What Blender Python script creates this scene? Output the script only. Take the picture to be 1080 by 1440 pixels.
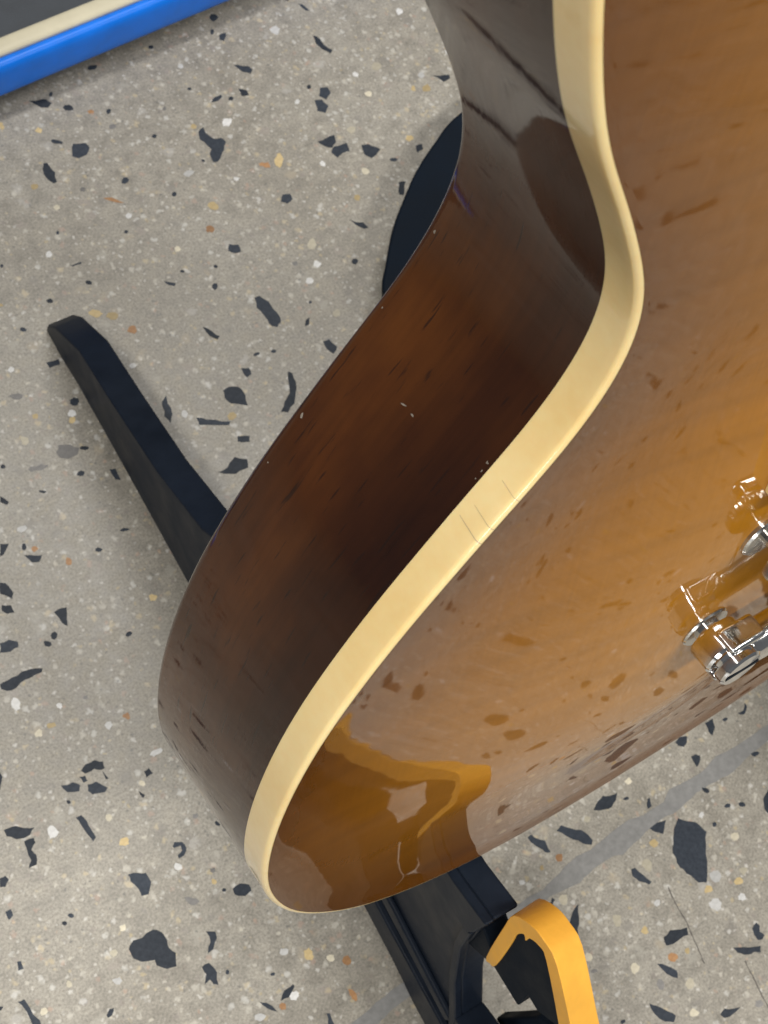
import bpy, bmesh, math, random
from mathutils import Matrix, Vector
for o in list(bpy.data.objects):
    bpy.data.objects.remove(o, do_unlink=True)
scene = bpy.context.scene
col = scene.collection
MM = 0.001
# ---------------------------------------------------------------- camera
cam_d = bpy.data.cameras.new('camera')
cam = bpy.data.objects.new('camera', cam_d)
col.objects.link(cam)
LEAN = 0.2                       # the guitar leans back by this angle
TAIL_H = 150.0                   # height of the guitar's tail above the floor, mm
def g2w(x, y, z):                # guitar frame (mm) -> world (m)
    s = -math.sin(LEAN) * y + math.cos(LEAN) * z
    h = math.cos(LEAN) * y + math.sin(LEAN) * z + TAIL_H
    return Vector((x, -s, h)) * MM
def g2v(v):
    return (g2w(*v) - g2w(0, 0, 0)) / MM
R = [(0.8179099, 0.1218219, 0.5623013), (-0.4148615, -0.5522837, 0.7230993), (0.3986392, -0.8247073, -0.4011791)]
right, down, fwd = [g2v(r) for r in R]
m = Matrix((right, -down, -fwd)).transposed().to_4x4()
m.translation = g2w(-263.508, 497.034, 112.215)
cam.matrix_world = m
cam_d.sensor_width = 36
cam_d.lens = 36 * 2290.8 / 1440
cam_d.clip_start = 0.01
cam_d.clip_end = 60
cam_d.dof.use_dof = True
cam_d.dof.focus_distance = 0.40
cam_d.dof.aperture_fstop = 60
scene.camera = cam
# ---------------------------------------------------------------- light: an ordinary room with ceiling strip lights
world = bpy.data.worlds.new('World')
scene.world = world
world.use_nodes = True
bg = world.node_tree.nodes['Background']
bg.inputs[0].default_value = (0.93, 0.96, 1.0, 1)
bg.inputs[1].default_value = 0.12
def strip(loc, rot, sx, sy, power, color):
    d = bpy.data.lights.new('ceiling_strip_light', 'AREA')
    d.shape = 'RECTANGLE'; d.size = sx; d.size_y = sy; d.energy = power; d.color = color
    o = bpy.data.objects.new('ceiling_strip_light', d)
    o.location = loc; o.rotation_euler = rot
    col.objects.link(o)
    return o
W = (1.0, 0.97, 0.92)
strip((0.3, -1.2, 2.5), (0, 0, 0), 1.5, 0.2, 56, W)
strip((-1.2, -0.2, 2.5), (0, 0, math.radians(90)), 1.5, 0.2, 38, W)
strip((0.5, 0.95, 2.5), (0, 0, 0), 1.5, 0.25, 26, W)
# a bright shop window off to the front left of the guitar
win = strip((-1.75, -2.35, 0.95), (0, 0, 0), 0.35, 1.0, 15, (0.95, 0.98, 1.0))
win.name = win.data.name = 'window_light'
win.rotation_euler = (Vector((0, 0, .3)) - win.location).to_track_quat('-Z', 'Y').to_euler()
scene.view_settings.view_transform = 'Standard'
scene.view_settings.look = 'None'
scene.view_settings.gamma = 1
scene.view_settings.exposure = 0.15
scene.view_settings.use_curve_mapping = False
scene.render.engine = 'CYCLES'
# ---------------------------------------------------------------- traced outlines of the stone chips, mm on the floor
CHIPS={
'dark':[[(-4.3,416.6),(-1.2,415.1),(1.6,416.9),(0.3,419.7),(-7.6,422)],
[(-3.9,385.6),(-1.6,383.5),(2.9,383.8),(6,386.9),(5.4,390.1),(-0.3,391.8)],
[(-20.2,384.8),(-21,379.7),(-19.4,375.7),(-17.6,375.6),(-15.8,380.7),(-16.7,387.1),(-18.4,387.4)],
[(57.8,370.2),(59,367.8),(60.2,362.8),(57.8,360.4),(57.2,355.9),(59.2,355.2),(64,358.9),(69,363.6),(68,366.8),(64.2,367.9),(62.5,372.1),(63,375.7),(59.5,374.5)],
[(98,419.3),(99.7,417.9),(103.2,422),(98.9,421.8)],
[(99,397.1),(102,395),(104.2,396.9),(103.5,399.3),(96.6,402.6)],
[(90.6,384.7),(94.2,383.7),(94.8,386.5),(91.2,389.2)],
[(150,418.8),(152.1,418),(150.4,423.1),(148.5,424.3)],
[(143.7,398.6),(144.8,394.3),(147.7,390.2),(149.8,391.8),(147.2,396.5),(146.5,402.4),(145,403.5)],
[(127.6,369.5),(130,366.1),(134.3,368.6),(134.5,372.6),(130.7,373.5)],
[(121.8,361.9),(125.1,359.1),(129,362.3),(127.8,367),(124.1,368.1)],
[(114.2,341.7),(117.2,339.7),(120.7,341.7),(122.1,345.8),(112.1,345.8)],
[(115,337.2),(116.4,333.3),(120.6,334.8),(124.4,334.3),(125.6,339.2),(118.4,339.9)],
[(130.3,329.5),(132.5,326.2),(139.8,329),(135.5,334.3),(131.9,335.1)],
[(76.1,322.5),(78.5,320.3),(82.3,321.5),(82.6,324.8),(79,325.7)],
[(103.6,296),(106.4,292),(108.7,291.9),(107.7,295.7),(104.4,297.2),(102.4,299.8)],
[(38,309),(40.2,306.5),(43.4,306),(44.2,310),(40.4,312.1)],
[(34.4,276.2),(35.5,270.4),(35.8,264.4),(37.9,262.9),(41,264.7),(41.9,269.6),(41.3,276.7),(38.7,281.3),(36.2,281.2)],
[(6.4,272.4),(8.8,269.2),(10.5,270.3),(7.1,276.9),(5.8,277.9)],
[(50.2,257.6),(52.7,257.7),(54.7,260.9),(52.4,260.4)],
[(2.7,304.2),(4.7,302.7),(6.2,303.7),(1.5,307.3)],
[(-33,331.4),(-28.8,331.2),(-28,332.1),(-33.5,332.1)],
[(194.6,351.6),(199.3,352.2),(200,354.3),(191.2,357.3)],
[(156.7,319.3),(160.7,320.1),(162,323.2),(158.3,323.5)],
[(133.9,301.9),(135.7,300.6),(141.4,307.2),(137.5,308.2)],
[(-67.6,288.9),(-62.7,288.6),(-61.9,291.2),(-67.7,292)],
[(-68,227.7),(-66.1,226.3),(-65.5,232.2),(-68,233.1)],
[(11,246),(13.8,246.7),(14.4,250),(11.1,251.5)],
[(-3.8,241.3),(-2.6,237.6),(1.6,235),(3.9,233.4),(5.7,238.7),(4.8,243.6),(1.1,245.4),(-2.4,245)],
[(25,230.4),(20.3,227.5),(16.1,223.9),(19,222.1),(24.1,224.7),(29.4,231.4),(31.5,238.7),(30.1,240.4)],
[(53.4,242.5),(54.9,239.1),(58.5,241.6),(57,246.6),(53.8,247)],
[(-33.3,245.4),(-32.4,241),(-29.5,244.6),(-27.3,254.2),(-30.7,252.2)],
[(-21.3,234.6),(-8.9,228.5),(-7.5,229.9),(-17,235.5),(-20.6,238.3)],
[(-9.8,219.6),(-4.8,217.1),(-3.3,219.6),(-8.5,221.8)],
[(-23.5,208.5),(-18.4,206),(-12.1,206.2),(-10.4,210),(-14.9,213.5),(-20.5,210.4),(-25.7,210.4)],
[(-117.3,240.3),(-115.3,237.7),(-114,238.6),(-116,242.8)],
[(-129,217.9),(-127.3,217.9),(-123,221.3),(-126.3,222.9)],
[(-118.4,209.3),(-115.7,208.2),(-113.2,210.3),(-119.8,213.7)],
[(-136.7,202.9),(-133.3,198.4),(-131.7,200.6),(-132.6,206.1),(-134.4,207.4)],
[(-139.6,195.7),(-138.3,193.6),(-135.4,192.8),(-135.2,196.3),(-138.4,198)],
[(-120.2,179.4),(-118.8,177.2),(-115.3,184.7),(-120.9,185.2)],
[(-148.8,179.7),(-144.7,178.1),(-141,178.4),(-140.2,180.6),(-143,183),(-146.9,183.3)],
[(-155.6,165.6),(-153.8,163.7),(-150.1,163.1),(-145.3,164.5),(-137.7,164.2),(-136.7,165.5),(-145,168.2),(-151,167.6),(-155.1,167.5)],
[(-142.8,117.8),(-138.7,117.8),(-136.4,116),(-134.8,116),(-134.1,118.7),(-136.9,121),(-140.9,121.1),(-143.7,119.6)],
[(-136.7,111.6),(-135.6,111.4),(-136.3,115.6)],
[(-152.6,114.5),(-148.3,112.6),(-146.8,114.6),(-148.8,117.1),(-153.6,118.1)],
[(-145.2,114.7),(-143.4,114.7),(-143.2,117),(-145.6,117.8)],
[(-145.3,110.9),(-144.4,108.9),(-139.6,107.2),(-137.7,108.3),(-140.6,112.8),(-144.1,113.3)],
[(-122,104.2),(-118.8,104.5),(-119.2,107.3),(-121.6,106.9)],
[(-127.4,97.5),(-126,98.3),(-127.5,100.9)],
[(-181.8,110.6),(-179.1,107.7),(-173.5,106.5),(-170.7,108.3),(-176.7,112.4),(-181.6,113.3)],
[(-177.2,102.5),(-177.9,97.3),(-180.1,95),(-176.9,94.8),(-175.2,98.2),(-175.9,101),(-173.2,102.7),(-172.9,104.7),(-176.8,105.3)],
[(-154.3,101),(-153.9,95.8),(-153.3,91.8),(-151.5,92.8),(-151.7,97),(-151.5,100.2),(-152.4,103.6),(-154.7,103.7)],
[(-126.5,73.4),(-123.7,73),(-124.2,71),(-126.7,70.2),(-127,68.8),(-124.4,68.9),(-122.2,71),(-122.5,74),(-125.3,75.6),(-126.7,74.4)],
[(-193.2,94),(-191.4,93),(-188.9,94.8),(-189.4,97),(-191.6,97.1)],
[(-148.2,70.3),(-146.9,66.3),(-147.3,63.3),(-144.5,62.5),(-141.2,66.3),(-141.3,70.4),(-144.4,72.2),(-147.8,73.4)],
[(-114.7,45),(-111.2,42.3),(-108,42.9),(-107.6,45.5),(-110.6,47.7),(-114.2,47.3)],
[(-196.1,81.1),(-193.9,81.8),(-193.6,84.4),(-195.8,84.5)],
[(-161.9,43.8),(-159.6,40.9),(-155,39),(-155.4,36.9),(-152.5,33.5),(-148.9,32.5),(-146.5,37.1),(-147.9,40.3),(-147.1,43.1),(-147.4,46.9),(-149.9,49.5),(-155.1,48.9),(-158.5,49.8),(-161.7,47.7)],
[(-132.6,33.7),(-135.7,30.4),(-133.1,30.7),(-129.7,33.6),(-128.9,36.3),(-132,38.2)],
[(-140.3,23.9),(-142.8,20.9),(-140.1,21.4),(-139.8,19.1),(-138.2,17.8),(-136.3,22.3),(-137.2,27.1),(-140.4,27.1)],
[(-201.9,62.2),(-199.9,61.8),(-199.5,65),(-200.8,65.4)],
[(-206.3,47.2),(-206.7,41.5),(-203.8,39.7),(-203.6,41.7),(-204.6,47.6),(-205,51.7),(-207.5,52)],
[(-181.2,29.3),(-179.3,29.3),(-177.5,31.3),(-179.1,31.8),(-181.1,30.4)],
[(-116.6,-0.7),(-112.5,1.6),(-112.4,2.7),(-116.7,2.5),(-120,-0.2)],
[(-125.9,-0.3),(-123.4,-3),(-125.3,2.1),(-127.5,3.8)],
[(-108.7,-18),(-106.3,-19.5),(-105.6,-14.5),(-106.8,-13.8)],
[(127.6,-2.1),(129.7,-2.9),(132.6,-0.9),(133,1.2),(130.2,-1.2),(126.8,-0.9)],
[(108.8,-1),(109.4,-3.2),(112.8,-0.9),(114.2,3),(109.7,3.1)],
[(92.1,0.8),(93.7,-0.7),(96.6,0.3),(98.3,2.5),(94.9,3.9),(91.7,3)],
[(93.9,-8.9),(93.8,-11.3),(95.6,-10.5),(98.3,-7.8),(96.8,-6.2),(94.3,-6)],
[(44.1,-5.1),(47.6,-6),(51.3,-4.4),(53.8,-2.1),(49.3,-1.3),(47.1,0.2),(43.5,-0.7),(39.6,-2.9)],
[(8.1,-3.4),(9.7,-6.8),(11.9,-8.1),(12.6,-2.7),(9.7,-0),(8.9,2.3),(6.5,2.2)],
[(22.2,-6.1),(26.7,-12.2),(30,-14.8),(31.4,-13.5),(30.2,-8.5),(25.9,-4.3),(22.7,-0.9),(19.5,-1.9)],
[(61.9,-14.8),(64.3,-14.7),(65.7,-11.4),(64.7,-11.2)],
[(58.7,-24.8),(61.5,-27.4),(66.4,-23.1),(61.7,-21.9),(57.1,-21.9)],
[(66,-29.6),(61.5,-34.4),(59.4,-40.5),(60.5,-46.9),(62.9,-52.6),(66.1,-54.5),(73.6,-44.2),(79.8,-36.8),(77.9,-30.8),(74.6,-28.4),(71.8,-25.3)],
[(38.1,-35),(39.4,-38.3),(42.6,-41.8),(44.2,-41.4),(42.7,-37.3),(41.2,-32.6),(39.3,-32.5)],
[(3.8,-35.1),(-0.1,-38.4),(-0.9,-43.4),(-0.1,-46),(3.4,-40.5),(6.9,-36.9),(9.8,-32.3)],
[(-0.5,-26.7),(1.9,-25.6),(1.3,-24.2),(-1.1,-26)],
[(33.8,-66.5),(39.7,-67.5),(45.2,-67.9),(46.5,-65.1),(38.9,-62.1),(34.8,-63.1)],
[(26.8,-75.8),(30,-79.8),(31.5,-77.2),(28.4,-72.6),(25.6,-70.3)],
[(60.1,-85.5),(62.4,-87.9),(69.5,-90.8),(71.2,-88.7),(59.7,-82.8)],
[(71.5,-83.4),(71.6,-86),(73.8,-86.9),(75.5,-86.1),(74.6,-83.8),(76.1,-81.9),(75.6,-79.9),(72.2,-81)],
[(12.4,-86.3),(14.5,-91),(17.7,-93.2),(20,-91.6),(18.1,-88.4),(15.1,-83.9),(12.8,-81.5)],
[(38.3,-103.6),(43.5,-104.4),(47.2,-103.9),(40.6,-100.7),(37.5,-101.5)],
[(5.3,412.3),(5.9,410.4),(7.5,409.6),(9.4,409.3),(9.8,411.1),(8.8,412.9),(6.8,413.4)],
[(3,422),(2.5,420.7),(3.4,420.3),(4.6,421.3),(5,422.5),(4.1,422.8)],
[(32.1,427.4),(32.8,428.5),(30.9,429.2),(28.4,429.5),(27.6,428.4),(27.9,427.2),(30.4,426.6)],
[(64.6,428.5),(63.5,429.3),(62.2,429.3),(61.7,427.9),(62.8,427),(63.9,427.3)],
[(-9,396.4),(-7.4,394.9),(-5.2,393.8),(-4.2,394.6),(-5.6,396.4),(-7.8,398),(-9,397.6)],
[(14.4,363.3),(14.1,364.7),(12.5,365.4),(11,364.3),(10.1,362.9),(11.4,361.9),(13.2,362.2)],
[(37.7,381.5),(36.6,380.6),(37.3,379.6),(38.4,379.3),(39.3,380.5),(38.9,381.6)],
[(24.2,403.2),(23.4,402),(23.5,400.6),(25,400.9),(26.3,402.3),(25.5,403.3)],
[(53.5,357.9),(53.8,358.6),(53.4,359.4),(52.5,359.4),(52.2,358.5),(52.7,357.9)],
[(100.1,432.4),(100.8,430.4),(102.8,430.9),(104.6,431.8),(104.1,434),(102.1,435.1),(100.5,434)],
[(96.6,423.6),(97.8,424.6),(98.3,426),(97.4,426.7),(96.1,425.4),(95.4,423.8)],
[(81.3,388.2),(81.1,389.5),(78.2,389.3),(76,388.7),(74.5,387.5),(76.6,386.8),(79.3,387.3)],
[(84.7,384.2),(85.9,385),(86.1,386.1),(84.9,386.6),(83.4,386),(83.4,384.8)],
[(127.1,377),(126.1,377.6),(124.8,377),(124.4,375.5),(125.3,375.1),(126.6,375.5)],
[(93.8,277.8),(93.3,279.1),(91.7,279.7),(90.4,278.8),(90.2,277.6),(91,276.5),(92.5,276.9)],
[(20.8,292.9),(22.3,293),(23.4,294.1),(23.8,295.4),(22.9,296.2),(21.5,295.9),(20.6,294.5)],
[(28.7,304.6),(27.5,304.8),(27,303.9),(27.6,303.1),(28.5,302.9),(29.1,303.6)],
[(-30.8,319.8),(-29.6,319.4),(-29.2,320.3),(-29.5,321.5),(-30.7,322.2),(-31.7,321.9),(-31.8,320.7)],
[(-52.5,319.1),(-51.5,318.5),(-50.3,318.3),(-49.8,319.3),(-50.3,320.6),(-51.6,320.8),(-52.6,320.4)],
[(-68.3,310.1),(-67.6,310.7),(-68,311.8),(-69.1,312.7),(-70.1,312.4),(-70.4,311.5),(-69.5,310.5)],
[(29.8,348.4),(28.8,347.3),(29.3,346.1),(30.7,346.2),(31.6,347.4),(31.1,348.6)],
[(-2,337.3),(-0.9,337.2),(-0.1,338),(-0.5,338.8),(-1.5,339),(-2.3,338.1)],
[(-30.1,350),(-29.7,351),(-30.3,351.5),(-31.2,351),(-31.6,350),(-31,349.5)],
[(-63,345.1),(-62.7,344.1),(-61.9,344.2),(-61.3,345),(-61.6,345.9),(-62.3,345.8)],
[(69.3,398.9),(68.5,399.4),(67.4,399.2),(67.3,398.3),(68.2,397.7),(69.2,398)],
[(13.1,308.3),(12.2,309),(11.3,308.7),(11.2,308),(12.3,307.3),(13.3,307.6)],
[(59.5,267.1),(60.3,267.5),(60.5,268.1),(59.7,268.6),(58.8,268.2),(58.7,267.5)],
[(144.8,320.3),(144.1,321.5),(142.4,322.1),(140.9,322),(140.8,320.9),(142.3,319.9),(143.9,319.7)],
[(-65.4,267.1),(-63.9,268.3),(-63.5,269.9),(-64.9,271.2),(-67.2,270.8),(-68.1,269.2),(-67.4,267.7)],
[(22.6,255.3),(21.3,255.5),(19.8,255.1),(19.8,254.3),(21,254),(22.5,254),(23.2,254.6)],
[(30.7,252),(30.8,252.9),(29.6,253.5),(28.3,253.1),(28.5,252.2),(29.6,251.5)],
[(-72,247.6),(-73.7,248.4),(-74.7,248.1),(-74.6,247.1),(-73,245.9),(-71.5,245.9),(-70.9,246.6)],
[(-82.1,237.1),(-81.1,236),(-79.8,235.4),(-78.8,236.1),(-78.4,237.1),(-79.6,238.1),(-81.1,237.9)],
[(-109.3,255.4),(-109.6,254.3),(-108.7,253.7),(-107.5,253.9),(-107.5,255.1),(-108.2,255.7)],
[(-100.3,237.3),(-99.9,236.5),(-98.7,235.6),(-97.8,235.5),(-97.5,236),(-98.6,236.9),(-99.9,237.7)],
[(-119.3,216.3),(-118.5,215.7),(-117.4,216.2),(-117,217.3),(-117,218.5),(-118,218.7),(-118.9,217.7)],
[(-90.4,202.7),(-91.6,202.7),(-92.1,201.8),(-91.4,200.8),(-90.2,200.5),(-89.2,200.9),(-89.6,201.9)],
[(-76.2,205.7),(-77.6,205.6),(-78.4,205.2),(-77.1,204.3),(-75.6,203.9),(-74.1,203.9),(-74.8,204.8)],
[(-127,176.7),(-127.3,175.2),(-126.5,174.3),(-125.3,174.7),(-124.2,175.9),(-124.6,177.4),(-125.9,177.5)],
[(-97.5,161),(-96.5,161.6),(-96.7,162.6),(-97.9,163),(-98.9,162.7),(-99.6,161.9),(-98.8,161.1)],
[(-128.4,174),(-129.3,175.1),(-130.6,175.8),(-131.1,174.9),(-131.2,173.7),(-130,172.6),(-128.6,172.7)],
[(-153.7,111.4),(-154.6,111.6),(-154.9,110.9),(-154.7,110),(-153.8,109.9),(-153.4,110.5)],
[(-116.7,48.2),(-116.8,49.1),(-117.5,49.5),(-118.3,49.2),(-118.2,48.4),(-117.5,47.9)],
[(-175.2,71.6),(-175.9,71.3),(-175.6,70.1),(-174.7,69.4),(-174,69.6),(-173.7,70.4),(-174.3,71.2)],
[(-177.3,69),(-177.9,69.9),(-178.9,70.1),(-179.3,69.2),(-178.7,68.3),(-177.8,68.3)],
[(-132.4,19.4),(-131.8,20.3),(-132.1,21.1),(-132.9,21.1),(-133.6,20.1),(-133.2,19.4)],
[(-118.5,10.6),(-118.3,10),(-117.3,9.5),(-116.6,9.9),(-116.6,10.5),(-117.8,11)],
[(120.7,-20.3),(121.5,-21.3),(123.2,-21.3),(124.7,-20.9),(123.9,-19.8),(122.3,-19.2),(120.5,-19.2)],
[(91.9,-23.2),(92.5,-22.5),(91.6,-20.9),(90.2,-19.8),(89.7,-20.7),(89.8,-21.9),(90.9,-23.3)],
[(94,-32.1),(94.8,-33),(96,-33.5),(97.1,-33.2),(97.2,-32.3),(96.1,-31.6),(94.8,-31.6)],
[(100.9,-34.3),(100.7,-35.3),(101.8,-36.5),(103.2,-36.9),(103.7,-36.1),(103.3,-34.8),(101.9,-34.1)],
[(-0.2,-81.2),(-1,-80.7),(-2,-80.5),(-2.6,-81.1),(-2.5,-81.9),(-1.4,-82.1),(-0.5,-81.9)],
[(85.7,-35),(84.7,-35.2),(84,-36),(84.1,-36.8),(84.9,-37.1),(85.9,-36.7),(86.3,-35.7)],
[(119.3,0.5),(118.2,0.3),(118.2,-0.5),(119.1,-1),(120.3,-1),(120.9,-0.5),(120.5,0.2)],
[(56.1,-5.5),(55.1,-5.5),(54.3,-5.8),(55,-6.6),(56.1,-7),(57,-6.8),(57.1,-6.1)]],
'grey':[[(64.2,288),(65.3,288.7),(65.5,289.8),(64.6,290.6),(63.4,290.6),(62.7,289.7),(62.8,288.3)],
[(-8,368.4),(-9.3,368.3),(-9.9,367),(-9,366.2),(-7.7,366.4),(-7.2,367.5)],
[(51.3,392.2),(51.8,393.1),(51.7,394.2),(50.5,393.9),(49.8,392.8),(50.2,391.8)],
[(21.1,394.8),(20.3,393.7),(20.6,392.5),(22.1,392),(23.8,392.7),(23.8,394.3),(22.5,395)],
[(56.9,247.1),(55.8,247.1),(55.3,246.5),(56.1,245.8),(57.3,245.3),(58,245.7),(58.3,246.5)],
[(-81.3,245.3),(-76.7,245.8),(-74.6,248.3),(-77.3,251.1),(-82,253.1),(-84.5,250.5),(-84.4,247.8)],
[(-91,246.9),(-93.3,248.4),(-97.6,249.6),(-99.8,248.8),(-99,247.1),(-94.6,245.7),(-91.5,245.8)],
[(-89.9,282.4),(-88,281.1),(-85.4,280.5),(-84.6,281.9),(-86,283.7),(-88.4,284.5),(-90.2,284)],
[(-113.2,81.6),(-113.9,81),(-113.9,80),(-112.7,79.4),(-111.7,80),(-111.4,80.8),(-112.1,81.5)],
[(-116.2,57.8),(-116.6,58.7),(-117.7,58.6),(-118.5,58.1),(-118.4,57.1),(-117.3,56.6),(-116.4,57)],
[(-126.3,145.4),(-126.3,146.6),(-127.6,147),(-128.5,146.4),(-128.3,145.3),(-127.3,144.8)],
[(-130.4,53.1),(-132.6,53.9),(-133.2,52.7),(-132.2,50.8),(-130.1,49.7),(-128.6,49.8),(-128.7,51.3)],
[(20.6,-77.1),(20.4,-79.1),(21.4,-80.1),(22.8,-79.6),(23.7,-78.1),(23.6,-76.3),(22.1,-75.6)],
[(0.8,-59.2),(1.1,-58.4),(0.5,-57.8),(-0.5,-57.5),(-1.4,-57.8),(-1.6,-58.5),(-0.6,-59.2)],
[(56.6,-106.5),(54.7,-105.8),(53.8,-106.5),(53.7,-107.6),(55.1,-108.8),(56.7,-109),(57.2,-108)]],
'white':[[(73.4,374.5),(72.7,372.5),(74.8,371.4),(77.2,372.5),(78.6,374.4),(77.1,375.7),(74.9,376.1)],
[(126.9,411),(129.2,411.8),(130.9,413.8),(130,416.1),(127.8,416.4),(125.9,415.1),(125.6,412.9)],
[(40.3,354.3),(41.8,353.3),(43.8,354),(45.6,355.3),(44.1,356.4),(42.4,356.8),(40.3,355.9)],
[(115.3,372.4),(114,371.2),(113.8,369.7),(115.2,369.5),(116.5,370.4),(116.5,371.7)],
[(67,277),(67.8,277.9),(67,279.2),(65,279.7),(63.4,278.8),(63.4,277.4),(65.4,276.7)],
[(73.6,286.6),(72.3,285.4),(71.6,283.8),(73.1,282.7),(74.8,283.3),(75.7,284.5),(75.1,285.7)],
[(-40,340.2),(-38.6,340.9),(-38.3,342.3),(-38.7,343.5),(-40.1,343.7),(-41.2,342.4),(-41.3,340.8)],
[(5.5,344.5),(5.8,345.8),(4.7,346.6),(3.3,346.4),(2.6,345.3),(3.1,344.3),(4.3,343.9)],
[(154.1,374.6),(152.7,375.4),(151.2,374.1),(151.3,372.5),(152.9,371.9),(154.5,372.9)],
[(69.7,412),(70.5,410.8),(72,411),(72.8,412.2),(72.2,413.4),(70.7,413.4)],
[(62,344.2),(61.6,342.9),(62.1,341.5),(63.6,341.7),(64.6,342.8),(63.5,343.9)],
[(106.6,334.4),(106.1,333),(107.2,331.8),(108.7,332.2),(109,333.8),(107.9,335.1)],
[(195.4,399.4),(196.1,397.8),(197.8,397.8),(199.3,398.7),(199.3,400.6),(197.7,402),(196,401)],
[(184.1,360.5),(183.6,358.6),(185.2,358),(186.9,358.8),(187.5,360.6),(186,361.7)],
[(-25.5,242.9),(-26.2,241.5),(-25.1,240.5),(-23.8,240.9),(-22.9,242),(-23.3,243.2),(-24.4,244)],
[(-71.3,265.7),(-71.5,264.1),(-70.3,262.9),(-68.7,263.2),(-68.1,264.7),(-68.9,265.9),(-70.2,266.4)],
[(-115.8,223.7),(-114.3,223.3),(-112.8,224),(-113.3,225.7),(-114.8,226.5),(-116.2,226.2),(-117.1,224.8)],
[(-32.2,273.3),(-32.4,274.7),(-33.7,275.3),(-34.9,274.9),(-35.1,273.8),(-34.5,272.9),(-33.2,272.5)],
[(-81.9,295.9),(-83,296.9),(-84.5,296.6),(-84.7,295.2),(-84,294),(-82.5,294.4)],
[(-124.3,129.7),(-123.4,130.7),(-123.6,132),(-124.7,132.6),(-125.9,132),(-126.4,130.7),(-125.7,129.4)],
[(-155.2,156.2),(-154.2,154.3),(-152.6,154.7),(-151.5,156.6),(-151.8,159),(-153.2,159.8),(-154.6,158.7)],
[(-139.4,149),(-139.4,147.7),(-138.7,146.7),(-137.6,146.7),(-137.1,147.6),(-137.4,148.7),(-138.3,149.2)],
[(-111,16.2),(-110.8,14.8),(-109.5,13.7),(-107.8,14.1),(-106.8,15),(-107.4,16.4),(-109.3,16.8)],
[(-173,39.3),(-172.2,38.2),(-171,38),(-169.9,38.7),(-170,40.2),(-171.3,40.7),(-172.7,40.7)],
[(-129.5,64.8),(-128,64.6),(-127.2,65.8),(-127.8,67.2),(-129.1,67.8),(-130.3,67.3),(-130.7,65.9)],
[(-129.8,-2.4),(-128.3,-1.9),(-129,-0.4),(-130.4,0.5),(-131.8,0.1),(-132.5,-0.9),(-131.5,-2.4)],
[(-112.7,-2.8),(-112.2,-1.4),(-112.6,0.2),(-114.6,0.3),(-116.1,-0.6),(-116.3,-2.3),(-114.4,-3.2)],
[(-115.2,112.6),(-116,111.5),(-114.8,110.6),(-112.3,110.5),(-110.7,111.2),(-110.5,112.2),(-112.5,113)],
[(-163.5,104.3),(-164.9,106.1),(-166.8,105.2),(-167.6,103.5),(-167.3,101.6),(-165.5,101),(-163.5,101.9)],
[(69.6,-56.7),(71.7,-57.4),(73.8,-55.8),(73.7,-53),(72.1,-51.5),(69.9,-51.8),(69,-54.3)],
[(66.8,-62.3),(64.4,-61.5),(62,-61.9),(61.2,-64.5),(62.5,-66.7),(65,-66.6),(66.9,-65)],
[(40.6,-48.4),(39.6,-49),(39,-50.2),(40.1,-51.2),(41.6,-50.9),(42.5,-49.9),(41.7,-48.9)],
[(77.4,-69.4),(78.4,-68.5),(78.4,-67.1),(76.8,-66.3),(75.2,-66.6),(74.3,-67.7),(75.6,-69)],
[(83.3,-28.6),(82.3,-28.4),(81.2,-28.8),(80.9,-29.9),(82,-30.7),(83.1,-30.2),(83.7,-29.5)],
[(74.6,-20.1),(73.6,-19.7),(72.6,-19.8),(72.6,-20.8),(73.2,-21.6),(74.1,-21.7),(74.6,-21)],
[(-5.7,-12.8),(-5.7,-12),(-6.4,-11.3),(-7.3,-11.4),(-7.7,-12),(-7.5,-12.8),(-6.5,-13.3)]],
'cream':[[(75.4,293.5),(76.7,292.2),(79.2,293.9),(80.2,296.4),(79.7,298.4),(77.4,297.7),(74.9,295.7)],
[(123.6,320),(124.8,318.5),(126.8,319),(127.6,320.7),(126.6,322.2),(124.7,322.9),(123.6,321.4)],
[(66.5,255.4),(68.6,255.5),(70,256.9),(69.8,258.6),(68.4,259.2),(66.7,258.8),(66,257.1)],
[(165.4,371.2),(167.6,372.1),(168.8,373.7),(168.4,375.8),(165.8,376.3),(163.6,374.8),(163.6,372.7)],
[(134.7,345.3),(133.6,347),(131.5,347.1),(129.4,346.1),(129.8,344.2),(131.3,343.1),(133.5,343.5)],
[(154.7,360.3),(154.2,361.6),(152.7,362.1),(150.8,361.7),(150.5,360.3),(151.4,359),(153.4,359.1)],
[(-23.3,361.7),(-23.1,363.3),(-24,364.5),(-25.6,363.8),(-25.8,362.2),(-24.9,361.3)],
[(14.9,319.9),(15.1,318.6),(16.6,318.4),(18.1,319),(17.9,320.3),(16.9,321.1),(15.4,321)],
[(-92.5,261.9),(-93.4,263.4),(-95,263.9),(-95.9,262.3),(-96,260.8),(-95,259.6),(-93.4,260.1)],
[(-149.4,141.6),(-149.8,143.3),(-151.5,143.2),(-152.8,142.3),(-152.7,140.6),(-151.3,139.6),(-149.9,140.3)],
[(-186.7,47.6),(-186.8,48.6),(-187.9,49.3),(-188.8,48.7),(-188.9,47.6),(-188.1,46.9),(-187.2,46.9)],
[(-160.8,57),(-161.4,55.7),(-160.4,55),(-159.3,55),(-158.5,55.9),(-158.5,57.2),(-159.7,57.4)],
[(-167,50.9),(-168.3,50.7),(-168.9,49.7),(-168.6,48.2),(-167.1,48),(-166.1,48.7),(-166.1,50)],
[(-142,97.3),(-142.4,98.5),(-143.7,98.8),(-144.6,97.9),(-144.6,96.7),(-143.8,95.7),(-142.5,96)],
[(-125.8,103.7),(-125.5,102.5),(-124.6,101.7),(-123.6,102.1),(-123.4,103.2),(-124.1,104.1),(-125,104.2)],
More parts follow.
